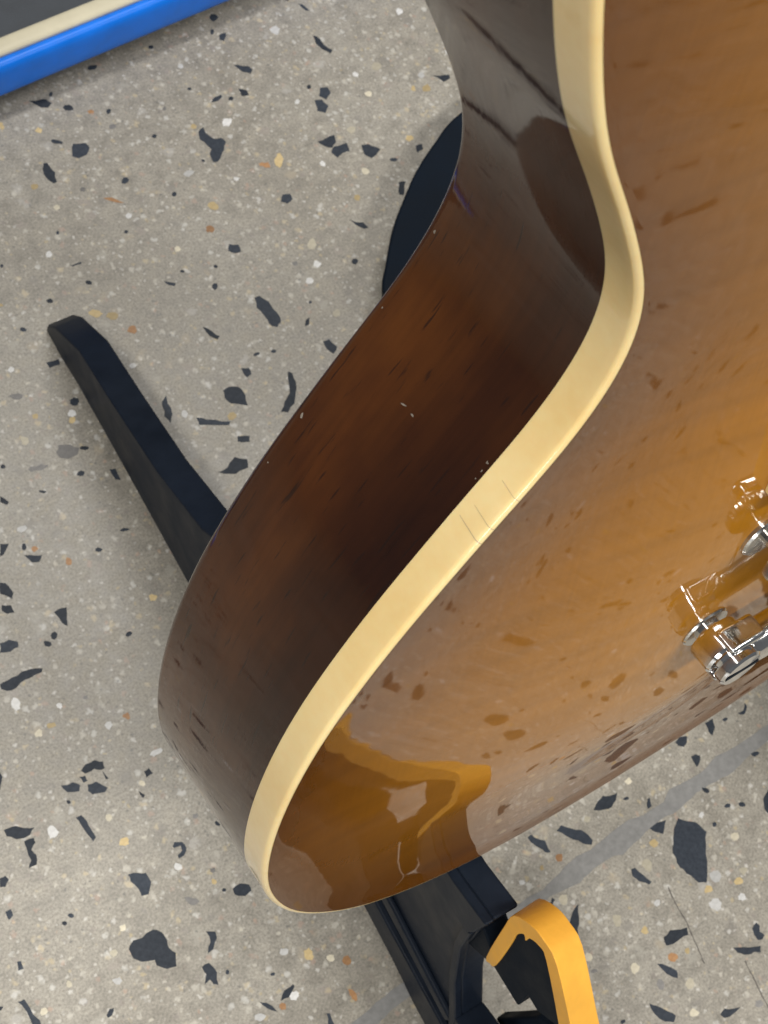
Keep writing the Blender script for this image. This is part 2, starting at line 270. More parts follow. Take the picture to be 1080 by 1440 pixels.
[(-95.1,2.6),(-93.9,1.7),(-92.7,2.5),(-92.5,3.8),(-93.4,4.7),(-94.7,4.8),(-95.8,3.9)],
[(-202,44.3),(-201.9,43),(-200.8,42.5),(-199.7,42.7),(-199.1,43.9),(-199.9,44.8),(-201,45.4)],
[(44.7,-35.9),(46,-37.4),(47.8,-36.8),(49.1,-34.8),(48.3,-32.6),(46.3,-32.3),(44.4,-33.4)],
[(23.2,-45.7),(21.8,-44.2),(20.2,-44.1),(19.1,-45.9),(18.8,-48.5),(20.6,-49.3),(22.3,-48.4)],
[(5.7,-25.5),(3.5,-26.1),(3.1,-27.9),(3.8,-29.3),(5.9,-29.5),(7.3,-28),(7.6,-26.2)],
[(18,-67.2),(17.6,-65.5),(16.4,-64.3),(14.7,-65.3),(13.7,-66.9),(14.4,-68.7),(16.6,-68.8)],
[(35.4,-85.6),(36.2,-83.9),(35.2,-82.2),(32.6,-82.6),(31.3,-84.1),(31.5,-85.8),(33.5,-86.6)],
[(-1.1,-52.3),(-0.7,-53.7),(0.9,-54.4),(2,-53.4),(2.3,-51.9),(0.8,-50.8),(-0.7,-51.1)],
[(29.7,-95.8),(29.4,-94.3),(28.2,-93.2),(26.4,-93.5),(25.4,-94.8),(26.5,-96.2),(28.2,-96.6)],
[(35.3,-5.7),(36.5,-5),(36.2,-3.7),(34.7,-3.2),(33.5,-3.6),(32.9,-4.6),(33.9,-5.8)],
[(62.6,0.7),(61.2,0.6),(59.9,-0),(60.2,-1.3),(61.4,-1.9),(62.6,-1.4),(63,-0.4)],
[(86,-59.9),(86.2,-58.4),(84.5,-57.8),(82.8,-57.8),(82.6,-59.2),(83.2,-60.4),(84.8,-60.7)],
[(88.4,-44.6),(88.4,-46.2),(90.3,-46.7),(91.8,-46.1),(92.7,-44.6),(91.3,-43.2),(89.3,-43.3)]],
'ochre':[[(85.9,339.9),(88.4,341.7),(90.6,344),(90.9,347.1),(89.1,347.7),(86.9,345.4),(85,342.2)],
[(43.8,331.3),(46,331.4),(46.6,333.5),(45.7,335.8),(43.4,336.6),(41.9,335),(41.9,332.8)],
[(-38.2,307.4),(-38.6,305.4),(-36.6,303.2),(-34.2,303),(-32.4,303.6),(-33.4,305.6),(-35.6,307.5)],
[(-26.4,300.8),(-28.1,302.2),(-30.2,302.9),(-32,301.3),(-31,299.3),(-29.4,298.5),(-27.4,298.8)],
[(-13.1,405.4),(-12.7,403.9),(-11.4,403.4),(-10.2,404.4),(-9.7,405.6),(-10.5,406.6),(-12,406.6)],
[(-30,376.6),(-28.6,376.1),(-27,376.5),(-26.7,377.8),(-27.7,378.8),(-29.3,379),(-30.1,377.9)],
[(-24.9,415.1),(-25.6,416.1),(-26.7,416.1),(-27.5,413.9),(-27.5,412.2),(-26.6,411.8),(-25.3,412.7)],
[(57.7,376.9),(59.3,376.5),(60.6,377.8),(59.9,379.1),(58.6,379.7),(57.5,378.5)],
[(112.7,310.8),(111.1,309.4),(111.6,307.9),(112.9,307.2),(114.6,308.4),(114.4,310.1)],
[(178.4,354.2),(178.2,355.6),(176.6,355.7),(175.1,354.5),(175.6,353),(177.2,352.8)],
[(182.3,349.7),(184.5,349.7),(186.2,351.5),(185.8,353.6),(183.5,353.6),(181.5,352.7),(180.7,350.7)],
[(156.6,326.9),(158.9,326.9),(160.1,328.4),(159.5,330.1),(157.4,330.6),(156,329.6),(155.4,328.2)],
[(-5.6,233.9),(-7.3,232.8),(-7.4,231),(-6.1,229.9),(-4.4,230.4),(-3.2,231.9),(-3.7,233.7)],
[(-71.9,259.8),(-70.3,260.1),(-69.6,261.2),(-69.7,262.5),(-71.4,262.9),(-72.6,262),(-72.8,260.9)],
[(-80.5,170.1),(-79.3,171.1),(-79.3,172.3),(-80.3,173.2),(-81.8,172.9),(-82.6,171.7),(-82.2,170.4)],
[(-83.2,270.8),(-83.9,271.4),(-85.3,271.6),(-85.9,270.4),(-85.8,269.3),(-84.5,268.9),(-83.2,269.7)],
[(-141,86.8),(-142.9,87.5),(-144.4,86.5),(-144.8,85.1),(-143.2,84.1),(-141.3,84.1),(-140.3,85.4)],
[(-102.5,8.1),(-101.2,6.6),(-99.6,7.8),(-99.2,9.7),(-99.8,11.6),(-101.7,11.4),(-102.9,9.9)],
[(-146.5,141.3),(-145.1,140.9),(-143.8,141.2),(-143.3,142.4),(-144.3,143.2),(-145.7,143.6),(-146.7,142.7)],
[(-120.2,54.5),(-120.5,53.3),(-119.5,52.6),(-118.3,52.7),(-118.2,53.7),(-118.9,54.6)],
[(53,-28.7),(53.8,-30.1),(55.8,-30.2),(57,-29.1),(57,-27.5),(55.3,-26.6),(53.4,-27.1)],
[(27.6,-55.8),(27.8,-57.3),(28.9,-58.2),(30.6,-57.9),(30.9,-56.1),(30.1,-54.9),(28.8,-54.7)],
[(40.8,-71.8),(39.7,-71.8),(39.4,-72.9),(39.7,-73.8),(40.8,-74.2),(41.6,-73.4),(41.7,-72.4)],
[(63.5,-56.1),(63.1,-57.5),(64.6,-58.5),(66.3,-58.5),(67.1,-57.5),(66.5,-56.3),(65,-55.3)],
[(79.4,-63.3),(81.2,-63.1),(82,-61.8),(81.1,-60.2),(79.1,-59.9),(77.6,-60.8),(77.6,-62.4)],
[(5.6,-11.9),(5.4,-10.9),(4.3,-10.7),(3.6,-11.4),(3.9,-12.4),(5,-12.8)]],
'rust':[[(34.1,321.7),(36,321.2),(37.5,321.8),(38.5,323.4),(37,325.2),(35,324.8),(34,323.6)],
[(-24.6,288.1),(-23,289.5),(-22.5,291.5),(-23.9,292.5),(-25.6,292),(-26.8,290.5),(-26,289.1)],
[(79.2,346.6),(77.6,345.9),(77.1,344.6),(79.4,342.9),(81.9,342.2),(82.6,343.2),(82.1,345)],
[(2.3,354.5),(4.4,353.3),(5.7,353.1),(3.3,355.9),(0.5,358.2),(-1.7,359.4),(-0.7,357.5)],
[(15.1,406),(15,404.8),(15.7,403.9),(17.2,403.6),(18,404.6),(17.7,405.7),(16.5,406.3)],
[(-115.4,213.2),(-114.3,213),(-113.2,213.5),(-113,214.8),(-114.1,215.4),(-115.2,215.4),(-115.9,214.4)],
[(-106.3,202.1),(-105.6,201.2),(-104.5,200.9),(-103.5,202.2),(-103.4,203.6),(-104.1,204.5),(-105.5,203.8)],
[(-114.9,130.8),(-115.4,132.1),(-117,132.4),(-117.7,131.2),(-117.4,130.1),(-116.4,129.2),(-115.2,129.7)],
[(-94.3,-16.4),(-93.2,-16.1),(-92.4,-14.3),(-92.8,-12.1),(-93.9,-10.7),(-94.9,-12.7),(-95.1,-14.9)],
[(-119.4,-1.9),(-120.2,-1.1),(-121.3,-1.3),(-121.8,-2.2),(-121.4,-3.4),(-120.1,-3.8),(-119,-3.1)],
[(-87.8,-2.3),(-87,-0.8),(-87.5,0.7),(-89.2,1.1),(-90.4,-0.2),(-90.3,-1.5),(-89.5,-2.5)],
[(34.1,-70.3),(32.2,-69.9),(31.1,-71.1),(31.7,-72.6),(33.2,-73.5),(35.1,-73.2),(35.4,-71.5)],
[(15.6,-11.7),(15,-10.5),(13.5,-10.2),(12.3,-11.3),(12.6,-12.7),(13.8,-13.7),(15.1,-12.9)]]}
# ---------------------------------------------------------------- helpers
def tag(o, label=None, cat=None, kind=None, group=None):
    if label: o['label'] = label
    if cat: o['category'] = cat
    if kind: o['kind'] = kind
    if group: o['group'] = group
    return o
def empty(name, loc=(0, 0, 0), rot=(0, 0, 0)):
    o = bpy.data.objects.new(name, None)
    o.location = loc; o.rotation_euler = rot; o.empty_display_size = 0.02
    col.objects.link(o)
    return o
def mesh_obj(name, me, mat, parent=None, smooth=False):
    o = bpy.data.objects.new(name, me)
    if mat and not me.materials: me.materials.append(mat)
    if smooth:
        for p in me.polygons: p.use_smooth = True
    if parent: o.parent = parent
    col.objects.link(o)
    return o
def from_py(name, verts, faces, mat, parent=None, smooth=False):
    me = bpy.data.meshes.new(name)
    me.from_pydata([tuple(v) for v in verts], [], faces)
    me.update()
    return mesh_obj(name, me, mat, parent, smooth)
def bevel(o, w, seg=2, ang=30):
    b = o.modifiers.new('bevel', 'BEVEL'); b.width = w * MM; b.segments = seg
    b.limit_method = 'ANGLE'; b.angle_limit = math.radians(ang); b.harden_normals = True
    for p in o.data.polygons: p.use_smooth = True
    return o
def catmull(P, n, closed=False):
    out = []
    N = len(P)
    segs = N if closed else N - 1
    def g(i):
        if closed: return Vector(P[i % N])
        if i < 0: return 2 * Vector(P[0]) - Vector(P[1])
        if i >= N: return 2 * Vector(P[-1]) - Vector(P[-2])
        return Vector(P[i])
    for i in range(segs):
        a, b, c, d = g(i - 1), g(i), g(i + 1), g(i + 2)
        for k in range(n):
            t = k / n
            out.append(.5 * (2 * b + (c - a) * t + (2 * a - 5 * b + 4 * c - d) * t * t + (3 * b - a - 3 * c + d) * t ** 3))
    if not closed: out.append(Vector(P[-1]))
    return out
def resample(P, step, closed=True):
    pts = P + [P[0]] if closed else P
    L = [0]
    for a, b in zip(pts, pts[1:]): L.append(L[-1] + (b - a).length)
    n = int(L[-1] / step); out = []; j = 0
    for i in range(n if closed else n + 1):
        t = L[-1] * i / n
        while j < len(L) - 2 and L[j + 1] < t: j += 1
        f = (t - L[j]) / max(L[j + 1] - L[j], 1e-9)
        out.append(pts[j].lerp(pts[j + 1], f))
    return out
def lathe(name, prof, mat, parent, base=(0, 0, 0), seg=48, smooth_ang=35, wob=None, axis_rot=None):
    """prof: (radius, z) mm along local +Z, mesh placed at base (mm, parent frame)"""
    v = []; f = []
    for i in range(seg):
        a = 2 * math.pi * i / seg
        for k, (r, z) in enumerate(prof):
            rr = r + (wob(i, k) if wob else 0)
            v.append((rr * math.cos(a) * MM, rr * math.sin(a) * MM, z * MM))
    n = len(prof)
    for i in range(seg):
        j = (i + 1) % seg
        for k in range(n - 1):
            f.append((i * n + k, j * n + k, j * n + k + 1, i * n + k + 1))
    f.append(tuple(i * n for i in reversed(range(seg))))
    f.append(tuple(i * n + n - 1 for i in range(seg)))
    o = from_py(name, v, f, mat, parent)
    o.location = Vector(base) * MM
    if axis_rot: o.rotation_euler = axis_rot
    for p in o.data.polygons: p.use_smooth = True
    o.data.set_sharp_from_angle(angle=math.radians(smooth_ang))
    return o
def extrude_poly(name, poly, fn0, fn1, mat, parent, bev=1.0):
    """poly of 2D points; fn0/fn1 map a 2D point to the two faces (world/parent mm)"""
    n = len(poly)
    A = sum(poly[i][0] * poly[(i + 1) % n][1] - poly[(i + 1) % n][0] * poly[i][1] for i in range(n))
    if A < 0: poly = poly[::-1]
    v = [Vector(fn0(*p)) * MM for p in poly] + [Vector(fn1(*p)) * MM for p in poly]
    f = [tuple(reversed(range(n))), tuple(range(n, 2 * n))]
    for i in range(n):
        j = (i + 1) % n
        f.append((i, j, j + n, i + n))
    o = from_py(name, v, f, mat, parent)
    bm = bmesh.new(); bm.from_mesh(o.data); bmesh.ops.recalc_face_normals(bm, faces=bm.faces); bm.to_mesh(o.data); bm.free()
    if bev: bevel(o, bev)
    return o
def bx(name, x0, x1, y0, y1, z0, z1, mat, parent, bev=1.0):
    return extrude_poly(name, [(x0, y0), (x1, y0), (x1, y1), (x0, y1)], lambda a, b: (a, b, z0), lambda a, b: (a, b, z1), mat, parent, bev)
# ---------------------------------------------------------------- materials
def new_mat(name):
    m = bpy.data.materials.new(name); m.use_nodes = True
    return m, m.node_tree, m.node_tree.nodes['Principled BSDF']
def N(nt, t, **kw):
    n = nt.nodes.new(t)
    for k, v in kw.items():
        if k.startswith('i_'): n.inputs[k[2:].replace('_', ' ')].default_value = v
        else: setattr(n, k, v)
    return n
def ramp(nt, src, stops, interp='LINEAR'):
    r = nt.nodes.new('ShaderNodeValToRGB'); r.color_ramp.interpolation = interp
    e = r.color_ramp.elements
    while len(e) < len(stops): e.new(0.5)
    for q, (p, c) in zip(e, stops):
        q.position = p; q.color = (*c, 1) if len(c) == 3 else c
    if src: nt.links.new(src, r.inputs[0])
    return r
def mixc(nt, fac, a, b, mode='MIX'):
    n = nt.nodes.new('ShaderNodeMix'); n.data_type = 'RGBA'; n.blend_type = mode
    for sock, v in ((0, fac), (6, a), (7, b)):
        if hasattr(v, 'links') or hasattr(v, 'is_linked'): nt.links.new(v, n.inputs[sock])
        else: n.inputs[sock].default_value = v if sock == 0 else (*v, 1)
    return n.outputs[2]
def bump(nt, p, height, strength, dist, sock='Normal'):
    b = nt.nodes.new('ShaderNodeBump'); b.inputs['Strength'].default_value = strength; b.inputs['Distance'].default_value = dist
    nt.links.new(height, b.inputs['Height']); nt.links.new(b.outputs[0], p.inputs[sock])
    return b
def noise(nt, vec, scale, detail=3, rough=.55):
    n = nt.nodes.new('ShaderNodeTexNoise'); n.inputs['Scale'].default_value = scale
    n.inputs['Detail'].default_value = detail; n.inputs['Roughness'].default_value = rough
    if vec: nt.links.new(vec, n.inputs['Vector'])
    return n
def mapping(nt, vec, scale=(1, 1, 1), loc=(0, 0, 0), rot=(0, 0, 0)):
    n = nt.nodes.new('ShaderNodeMapping'); n.inputs['Scale'].default_value = scale; n.inputs['Location'].default_value = loc; n.inputs['Rotation'].default_value = rot
    nt.links.new(vec, n.inputs['Vector'])
    return n.outputs[0]
def coords(nt, which='Object'):
    return nt.nodes.new('ShaderNodeTexCoord').outputs[which]

def terrazzo():
    m, nt, p = new_mat('terrazzo')
    c = coords(nt)
    base = ramp(nt, noise(nt, c, 9, 5).outputs[0], [(.3, (.250, .228, .188)), (.7, (.325, .303, .260))]).outputs[0]
    fine = noise(nt, c, 900, 4, .7).outputs[0]
    base = mixc(nt, .75, base, ramp(nt, fine, [(.28, (.22, .22, .22)), (.5, (.5, .5, .5)), (.72, (.74, .74, .74))]).outputs[0], 'OVERLAY')
    blot = noise(nt, c, 120, 4, .6).outputs[0]
    base = mixc(nt, .5, base, ramp(nt, blot, [(.3, (.30, .30, .30)), (.5, (.5, .5, .5)), (.7, (.66, .655, .64))]).outputs[0], 'OVERLAY')
    for sc, th, pick, cols in ((120, .40, .30, [(0, (.38, .36, .31)), (.3, (.21, .195, .175)), (.55, (.40, .34, .25)), (.75, (.30, .26, .23)), (.9, (.44, .42, .39))]),
                               (260, .42, .34, [(0, (.60, .57, .50)), (.3, (.66, .65, .61)), (.5, (.24, .21, .19)), (.7, (.55, .45, .28)), (.85, (.40, .28, .22))]),
                               (330, .38, .24, [(0, (.62, .58, .50)), (.25, (.72, .70, .66)), (.45, (.50, .40, .22)), (.6, (.22, .19, .16)), (.75, (.45, .30, .22)), (.9, (.66, .62, .52))]),
                               (520, .42, .20, [(0, (.66, .63, .58)), (.3, (.10, .10, .10)), (.5, (.55, .46, .30)), (.65, (.20, .17, .14)), (.8, (.62, .60, .55))]),
                               (190, .34, .22, [(0, (.55, .52, .45)), (.4, (.25, .23, .21)), (.6, (.60, .50, .33)), (.8, (.66, .65, .62))])):
        wob = mixc(nt, .0028 * 330 / sc, c, noise(nt, c, sc * 1.5, 2).outputs['Color'], 'ADD')
        v = N(nt, 'ShaderNodeTexVoronoi'); v.inputs['Scale'].default_value = sc; nt.links.new(wob, v.inputs['Vector'])
        sep = N(nt, 'ShaderNodeSeparateColor'); nt.links.new(v.outputs['Color'], sep.inputs[0])
        inside = N(nt, 'ShaderNodeMapRange'); inside.inputs['From Min'].default_value = th; inside.inputs['From Max'].default_value = th * .45
        nt.links.new(v.outputs['Distance'], inside.inputs['Value'])
        chosen = N(nt, 'ShaderNodeMath', operation='LESS_THAN'); chosen.inputs[1].default_value = pick; nt.links.new(sep.outputs[0], chosen.inputs[0])
        fac = N(nt, 'ShaderNodeMath', operation='MULTIPLY'); nt.links.new(inside.outputs[0], fac.inputs[0]); nt.links.new(chosen.outputs[0], fac.inputs[1])
        f2 = N(nt, 'ShaderNodeMath', operation='MULTIPLY'); f2.inputs[1].default_value = .5; nt.links.new(fac.outputs[0], f2.inputs[0])
        base = mixc(nt, f2.outputs[0], base, ramp(nt, sep.outputs[1], cols, 'CONSTANT').outputs[0])
    nt.links.new(base, p.inputs['Base Color'])
    r = ramp(nt, blot, [(.3, (.30, .30, .30)), (.7, (.48, .48, .48))]); nt.links.new(r.outputs[0], p.inputs['Roughness'])
    bump(nt, p, fine, .10, .0006)
    return m
def stone(name, c1, c2, rough=.4, sc=500, spec=.4):
    m, nt, p = new_mat(name); p.inputs['Specular IOR Level'].default_value = spec
    c = coords(nt)
    n = noise(nt, c, sc, 4, .65).outputs[0]
    oi = nt.nodes.new('ShaderNodeObjectInfo')
    b = ramp(nt, n, [(.3, c1), (.7, c2)]).outputs[0]
    k = N(nt, 'ShaderNodeMapRange'); k.inputs['To Min'].default_value = .75; k.inputs['To Max'].default_value = 1.3
    nt.links.new(oi.outputs['Random'], k.inputs['Value'])
    hs = N(nt, 'ShaderNodeHueSaturation'); nt.links.new(b, hs.inputs['Color']); nt.links.new(k.outputs[0], hs.inputs['Value'])
    nt.links.new(hs.outputs[0], p.inputs['Base Color']); p.inputs['Roughness'].default_value = rough
    return m
def plastic(name, c, rough, sc=700, var=.25, bs=.12, spec=.5):
    m, nt, p = new_mat(name); p.inputs['Specular IOR Level'].default_value = spec
    co = coords(nt)
    n = noise(nt, co, sc, 3).outputs[0]; n2 = noise(nt, co, 45, 4, .6).outputs[0]
    lo = tuple(x * (1 - var) for x in c); hi = tuple(min(1, x * (1 + var)) for x in c)
    nt.links.new(ramp(nt, n2, [(.3, lo), (.7, hi)]).outputs[0], p.inputs['Base Color'])
    r = ramp(nt, n2, [(.3, (rough * .8,) * 3), (.7, (min(1, rough * 1.25),) * 3)]); nt.links.new(r.outputs[0], p.inputs['Roughness'])
    bump(nt, p, n, bs, .0004)
    return m
def mat_top():
    m, nt, p = new_mat('sunburst_lacquer')
    at = N(nt, 'ShaderNodeAttribute', attribute_name='edge')
    c = coords(nt)
    wob = noise(nt, c, 14, 3).outputs[0]
    e = N(nt, 'ShaderNodeMath', operation='ADD'); nt.links.new(at.outputs['Fac'], e.inputs[0])
    w2 = N(nt, 'ShaderNodeMath', operation='MULTIPLY_ADD'); w2.inputs[1].default_value = .12; w2.inputs[2].default_value = -.06; nt.links.new(wob, w2.inputs[0]); nt.links.new(w2.outputs[0], e.inputs[1])
    b = ramp(nt, e.outputs[0], [(0, (.110, .036, .002)), (.16, (.165, .058, .002)), (.42, (.25, .096, .004)), (.85, (.345, .14, .006)), (1, (.36, .15, .007))]).outputs[0]
    # faint maple figure: stripes across the grain plus fine pores
    fig = noise(nt, mapping(nt, c, (6, 60, 6)), 2.2, 4, .6).outputs[0]
    b = mixc(nt, .35, b, ramp(nt, fig, [(.3, (.36, .36, .36)), (.5, (.5, .5, .5)), (.7, (.62, .62, .62))]).outputs[0], 'OVERLAY')
    grain = noise(nt, mapping(nt, c, (900, 40, 40)), 1, 3).outputs[0]
    b = mixc(nt, .25, b, ramp(nt, grain, [(.3, (.40, .40, .40)), (.7, (.58, .58, .58))]).outputs[0], 'OVERLAY')
    nt.links.new(b, p.inputs['Base Color'])
    p.inputs['Roughness'].default_value = .5
    p.inputs['Specular IOR Level'].default_value = .04
    p.inputs['Coat Weight'].default_value = 1; p.inputs['Coat Roughness'].default_value = .035; p.inputs['Coat IOR'].default_value = 1.5
    peel = noise(nt, c, 55, 2, .5).outputs[0]
    bump(nt, p, peel, .05, .0012, 'Coat Normal')
    return m
def mat_rim():
    m, nt, p = new_mat('walnut_lacquer')
    uv = coords(nt, 'UV')
    c = coords(nt)
    big = noise(nt, mapping(nt, uv, (14, 26, 1)), 1, 4, .55).outputs[0]
    b = ramp(nt, big, [(.30, (.030, .0085, .003)), (.50, (.062, .019, .004)), (.70, (.118, .039, .006))]).outputs[0]
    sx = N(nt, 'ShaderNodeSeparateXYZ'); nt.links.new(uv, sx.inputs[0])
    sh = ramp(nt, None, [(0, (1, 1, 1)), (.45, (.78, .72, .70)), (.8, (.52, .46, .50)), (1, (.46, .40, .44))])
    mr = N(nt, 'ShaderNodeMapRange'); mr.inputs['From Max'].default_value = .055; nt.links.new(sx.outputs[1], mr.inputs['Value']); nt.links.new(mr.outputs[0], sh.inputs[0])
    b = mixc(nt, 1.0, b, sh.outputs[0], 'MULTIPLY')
    st = noise(nt, mapping(nt, uv, (22, 520, 1)), 1, 4, .6).outputs[0]
    b = mixc(nt, .4, b, ramp(nt, st, [(.3, (.33, .33, .33)), (.5, (.5, .5, .5)), (.7, (.64, .64, .64))]).outputs[0], 'OVERLAY')
    pore = noise(nt, mapping(nt, uv, (75, 800, 1)), 1, 2, .5).outputs[0]
    pr = ramp(nt, pore, [(.64, (0, 0, 0)), (.70, (1, 1, 1))]).outputs[0]
    pf = N(nt, 'ShaderNodeMath', operation='MULTIPLY'); pf.inputs[1].default_value = .75; nt.links.new(pr, pf.inputs[0])
    b = mixc(nt, pf.outputs[0], b, (.012, .005, .003))
    nt.links.new(b, p.inputs['Base Color'])
    p.inputs['Roughness'].default_value = .5; p.inputs['Specular IOR Level'].default_value = .05
    p.inputs['Coat Weight'].default_value = .85; p.inputs['Coat IOR'].default_value = 1.48
    sm = noise(nt, mapping(nt, uv, (30, 45, 1)), 1, 5, .65).outputs[0]
    nt.links.new(ramp(nt, sm, [(.45, (.025, .025, .025)), (.8, (.13, .13, .13))]).outputs[0], p.inputs['Coat Roughness'])
    dn = N(nt, 'ShaderNodeMath', operation='MULTIPLY_ADD'); dn.inputs[1].default_value = -.6; nt.links.new(pr, dn.inputs[0]); nt.links.new(st, dn.inputs[2])
    bump(nt, p, dn.outputs[0], .05, .0005, 'Coat Normal')
    return m
def mat_binding():
    m, nt, p = new_mat('aged_cream_celluloid')
    c = coords(nt)
    n = noise(nt, c, 35, 4, .6).outputs[0]; n2 = noise(nt, c, 380, 3, .6).outputs[0]
    b = ramp(nt, n, [(.3, (.84, .60, .25)), (.7, (.91, .70, .34))]).outputs[0]
    b = mixc(nt, .25, b, ramp(nt, n2, [(.35, (.42, .42, .42)), (.65, (.57, .57, .57))]).outputs[0], 'OVERLAY')
    nt.links.new(b, p.inputs['Base Color'])
    p.inputs['Roughness'].default_value = .38
    p.inputs['Subsurface Weight'].default_value = .25; p.inputs['Subsurface Radius'].default_value = (.003, .002, .001); p.inputs['Subsurface Scale'].default_value = .6
    p.inputs['Coat Weight'].default_value = 1; p.inputs['Coat Roughness'].default_value = .03
    bump(nt, p, n2, .05, .0006, 'Coat Normal')
    return m
def mat_metal(name, c, r):
    m, nt, p = new_mat(name)
    co = coords(nt)
    n = noise(nt, co, 260, 4, .7).outputs[0]
    nt.links.new(ramp(nt, n, [(.3, tuple(x * .86 for x in c)), (.6, c)]).outputs[0], p.inputs['Base Color'])
    nt.links.new(ramp(nt, n, [(.35, (r * .6,) * 3), (.75, (r * 2.2,) * 3)]).outputs[0], p.inputs['Roughness'])
    p.inputs['Metallic'].default_value = 1
    return m
M = dict(floor=terrazzo(),
         dark=stone('blue_grey_stone', (.020, .026, .036), (.040, .048, .062), .5, 500, .2),
         grey=stone('grey_stone', (.15, .145, .14), (.22, .21, .20), .45),
         white=stone('white_stone', (.46, .455, .44), (.60, .595, .58), .45),
         cream=stone('cream_stone', (.44, .40, .30), (.56, .51, .40), .45),
         ochre=stone('ochre_stone', (.40, .30, .14), (.50, .39, .21), .45),
         rust=stone('rust_stone', (.26, .13, .055), (.36, .20, .09), .45),
         mortar=stone('grey_mortar', (.155, .153, .148), (.21, .207, .20), .7, 300, .2),
         crack=stone('dark_crack', (.10, .09, .08), (.15, .135, .12), .8),  # darker tone along the hairline cracks
         black=plastic('black_plastic', (.010, .0145, .024), .45, 900, .25, .15, .12),
         blackflat=plastic('black_vinyl', (.006, .010, .017), .62, 900, .2, .2, .08),
         yellow=plastic('yellow_rubber', (.84, .42, .05), .5, 500, .14, .2),
         blue=plastic('blue_plastic', (.004, .20, .90), .38, 300, .12, .05),
         creamtrim=plastic('cream_plastic', (.62, .57, .42), .5, 300, .1, .05),
         greyvinyl=plastic('grey_vinyl', (.045, .052, .062), .55, 1500, .2, .5),
         top=mat_top(), rim=mat_rim(), binding=mat_binding(),
         chrome=mat_metal('chrome', (.78, .78, .78), .07), nickel=mat_metal('worn_nickel', (.62, .60, .56), .16),
         rosewood=plastic('rosewood', (.05, .022, .012), .5), mahogany=plastic('stained_neck_wood', (.07, .025, .008), .3),
         steel=mat_metal('string_steel', (.7, .7, .7), .2), nick=plastic('bare_wood_nick', (.20, .17, .135), .7),
         amber=plastic('amber_knob', (.35, .13, .01), .2))
# ---------------------------------------------------------------- floor
def sheet(name, x0, x1, y0, y1, z, mat, parent=None):
    return from_py(name, [(x0, y0, z), (x1, y0, z), (x1, y1, z), (x0, y1, z)], [(0, 1, 2, 3)], mat, parent)
floor = sheet('floor', -2.5, 2.5, -2.5, 2.5, 0, M['floor'])
tag(floor, kind='structure')
floor['label'] = 'polished grey terrazzo floor with dark blue-grey stone chips'
NAMES = dict(dark='dark_stone_chip', grey='grey_stone_chip', white='white_stone_chip', cream='cream_stone_chip', ochre='ochre_stone_chip', rust='rust_stone_chip')
HCH = dict(dark=.10, grey=.05, white=.06, cream=.06, ochre=.07, rust=.08)
def rough_edge(q, rnd, amp):
    """one extra, slightly displaced point on each longer side: a broken stone edge"""
    out = []
    n = len(q)
    for i in range(n):
        a, b = Vector(q[i]), Vector(q[(i + 1) % n])
        out.append(a)
        L = (b - a).length
        if L > 1.6:
            nrm = Vector((b.y - a.y, a.x - b.x)) / L
            k = 2 if L > 6 else 1
            for j in range(k):
                out.append(a.lerp(b, (j + rnd.uniform(.7, 1.3)) / (k + 1)) + nrm * rnd.uniform(-amp, amp) * min(L, 6))
    return out
rnd = random.Random(3)
for kind, polys in CHIPS.items():
    for q in polys:
        q = rough_edge(q, rnd, .10) if kind == 'dark' else rough_edge([(p[0] + rnd.uniform(-.35, .35), p[1] + rnd.uniform(-.35, .35)) for p in q], rnd, .16)
        cx = sum(p.x for p in q) / len(q); cy = sum(p.y for p in q) / len(q)
        h = HCH[kind] + rnd.uniform(0, .03)
        n = len(q)
        v = [((p.x - cx) * MM, (p.y - cy) * MM, h * MM) for p in q] + [((p.x - cx) * 1.02 * MM, (p.y - cy) * 1.02 * MM, -.6 * MM) for p in q]
        f = [tuple(range(n))] + [(i + n, (i + 1) % n + n, (i + 1) % n, i) for i in range(n)]
        o = from_py(NAMES[kind], v, f, M[kind], floor)
        o.location = (cx * MM, cy * MM, 0)
# chips all over the rest of the floor, out of the frame or behind the guitar (seen only in reflections)
FRAME = [(8, 481), (408, 326), (54, -116), (-217, 48)]
BEHIND = [(211, 403), (192, 333), (136, 279), (89, 256), (23, 222), (-40, 189), (-97, 141), (-108, 115), (-106, 51), (-101, 28), (-79, 14), (-28, 9), (150, 5), (408, 326)]
def inside(poly, x, y):
    r = False
    for i in range(len(poly)):
        (x0, y0), (x1, y1) = poly[i], poly[i - 1]
        if (y0 > y) != (y1 > y) and x < (x1 - x0) * (y - y0) / (y1 - y0) + x0: r = not r
    return r
for kind, cnt, rmin, rmax in (('dark', 3400, 1.2, 7.5), ('white', 1300, 1.2, 3.2), ('ochre', 900, 1.2, 3.4)):
    v = []; f = []
    for _ in range(cnt):
        x = rnd.uniform(-650, 750); y = rnd.uniform(-900, 750)
        if inside(FRAME, x, y) and not inside(BEHIND, x, y): continue
        if -30 < y < -10: continue
        r = rmin + (rmax - rmin) * rnd.random() ** 2.6; n = rnd.choice((5, 6, 7, 8)); asp = rnd.uniform(.35, .95); t = rnd.uniform(0, 6.3); b = len(v)
        for i in range(n):
            a = 2 * math.pi * i / n; k = rnd.uniform(.7, 1.2)
            u, w = r * k * math.cos(a), r * asp * k * math.sin(a)
            v.append(((x + u * math.cos(t) - w * math.sin(t)) * MM, (y + u * math.sin(t) + w * math.cos(t)) * MM, (.04 + .04 * rnd.random()) * MM))
        f.append(tuple(range(b, b + n)))
    o = from_py(NAMES[kind] + 's', v, f, M[kind], floor); tag(o, kind='stuff')
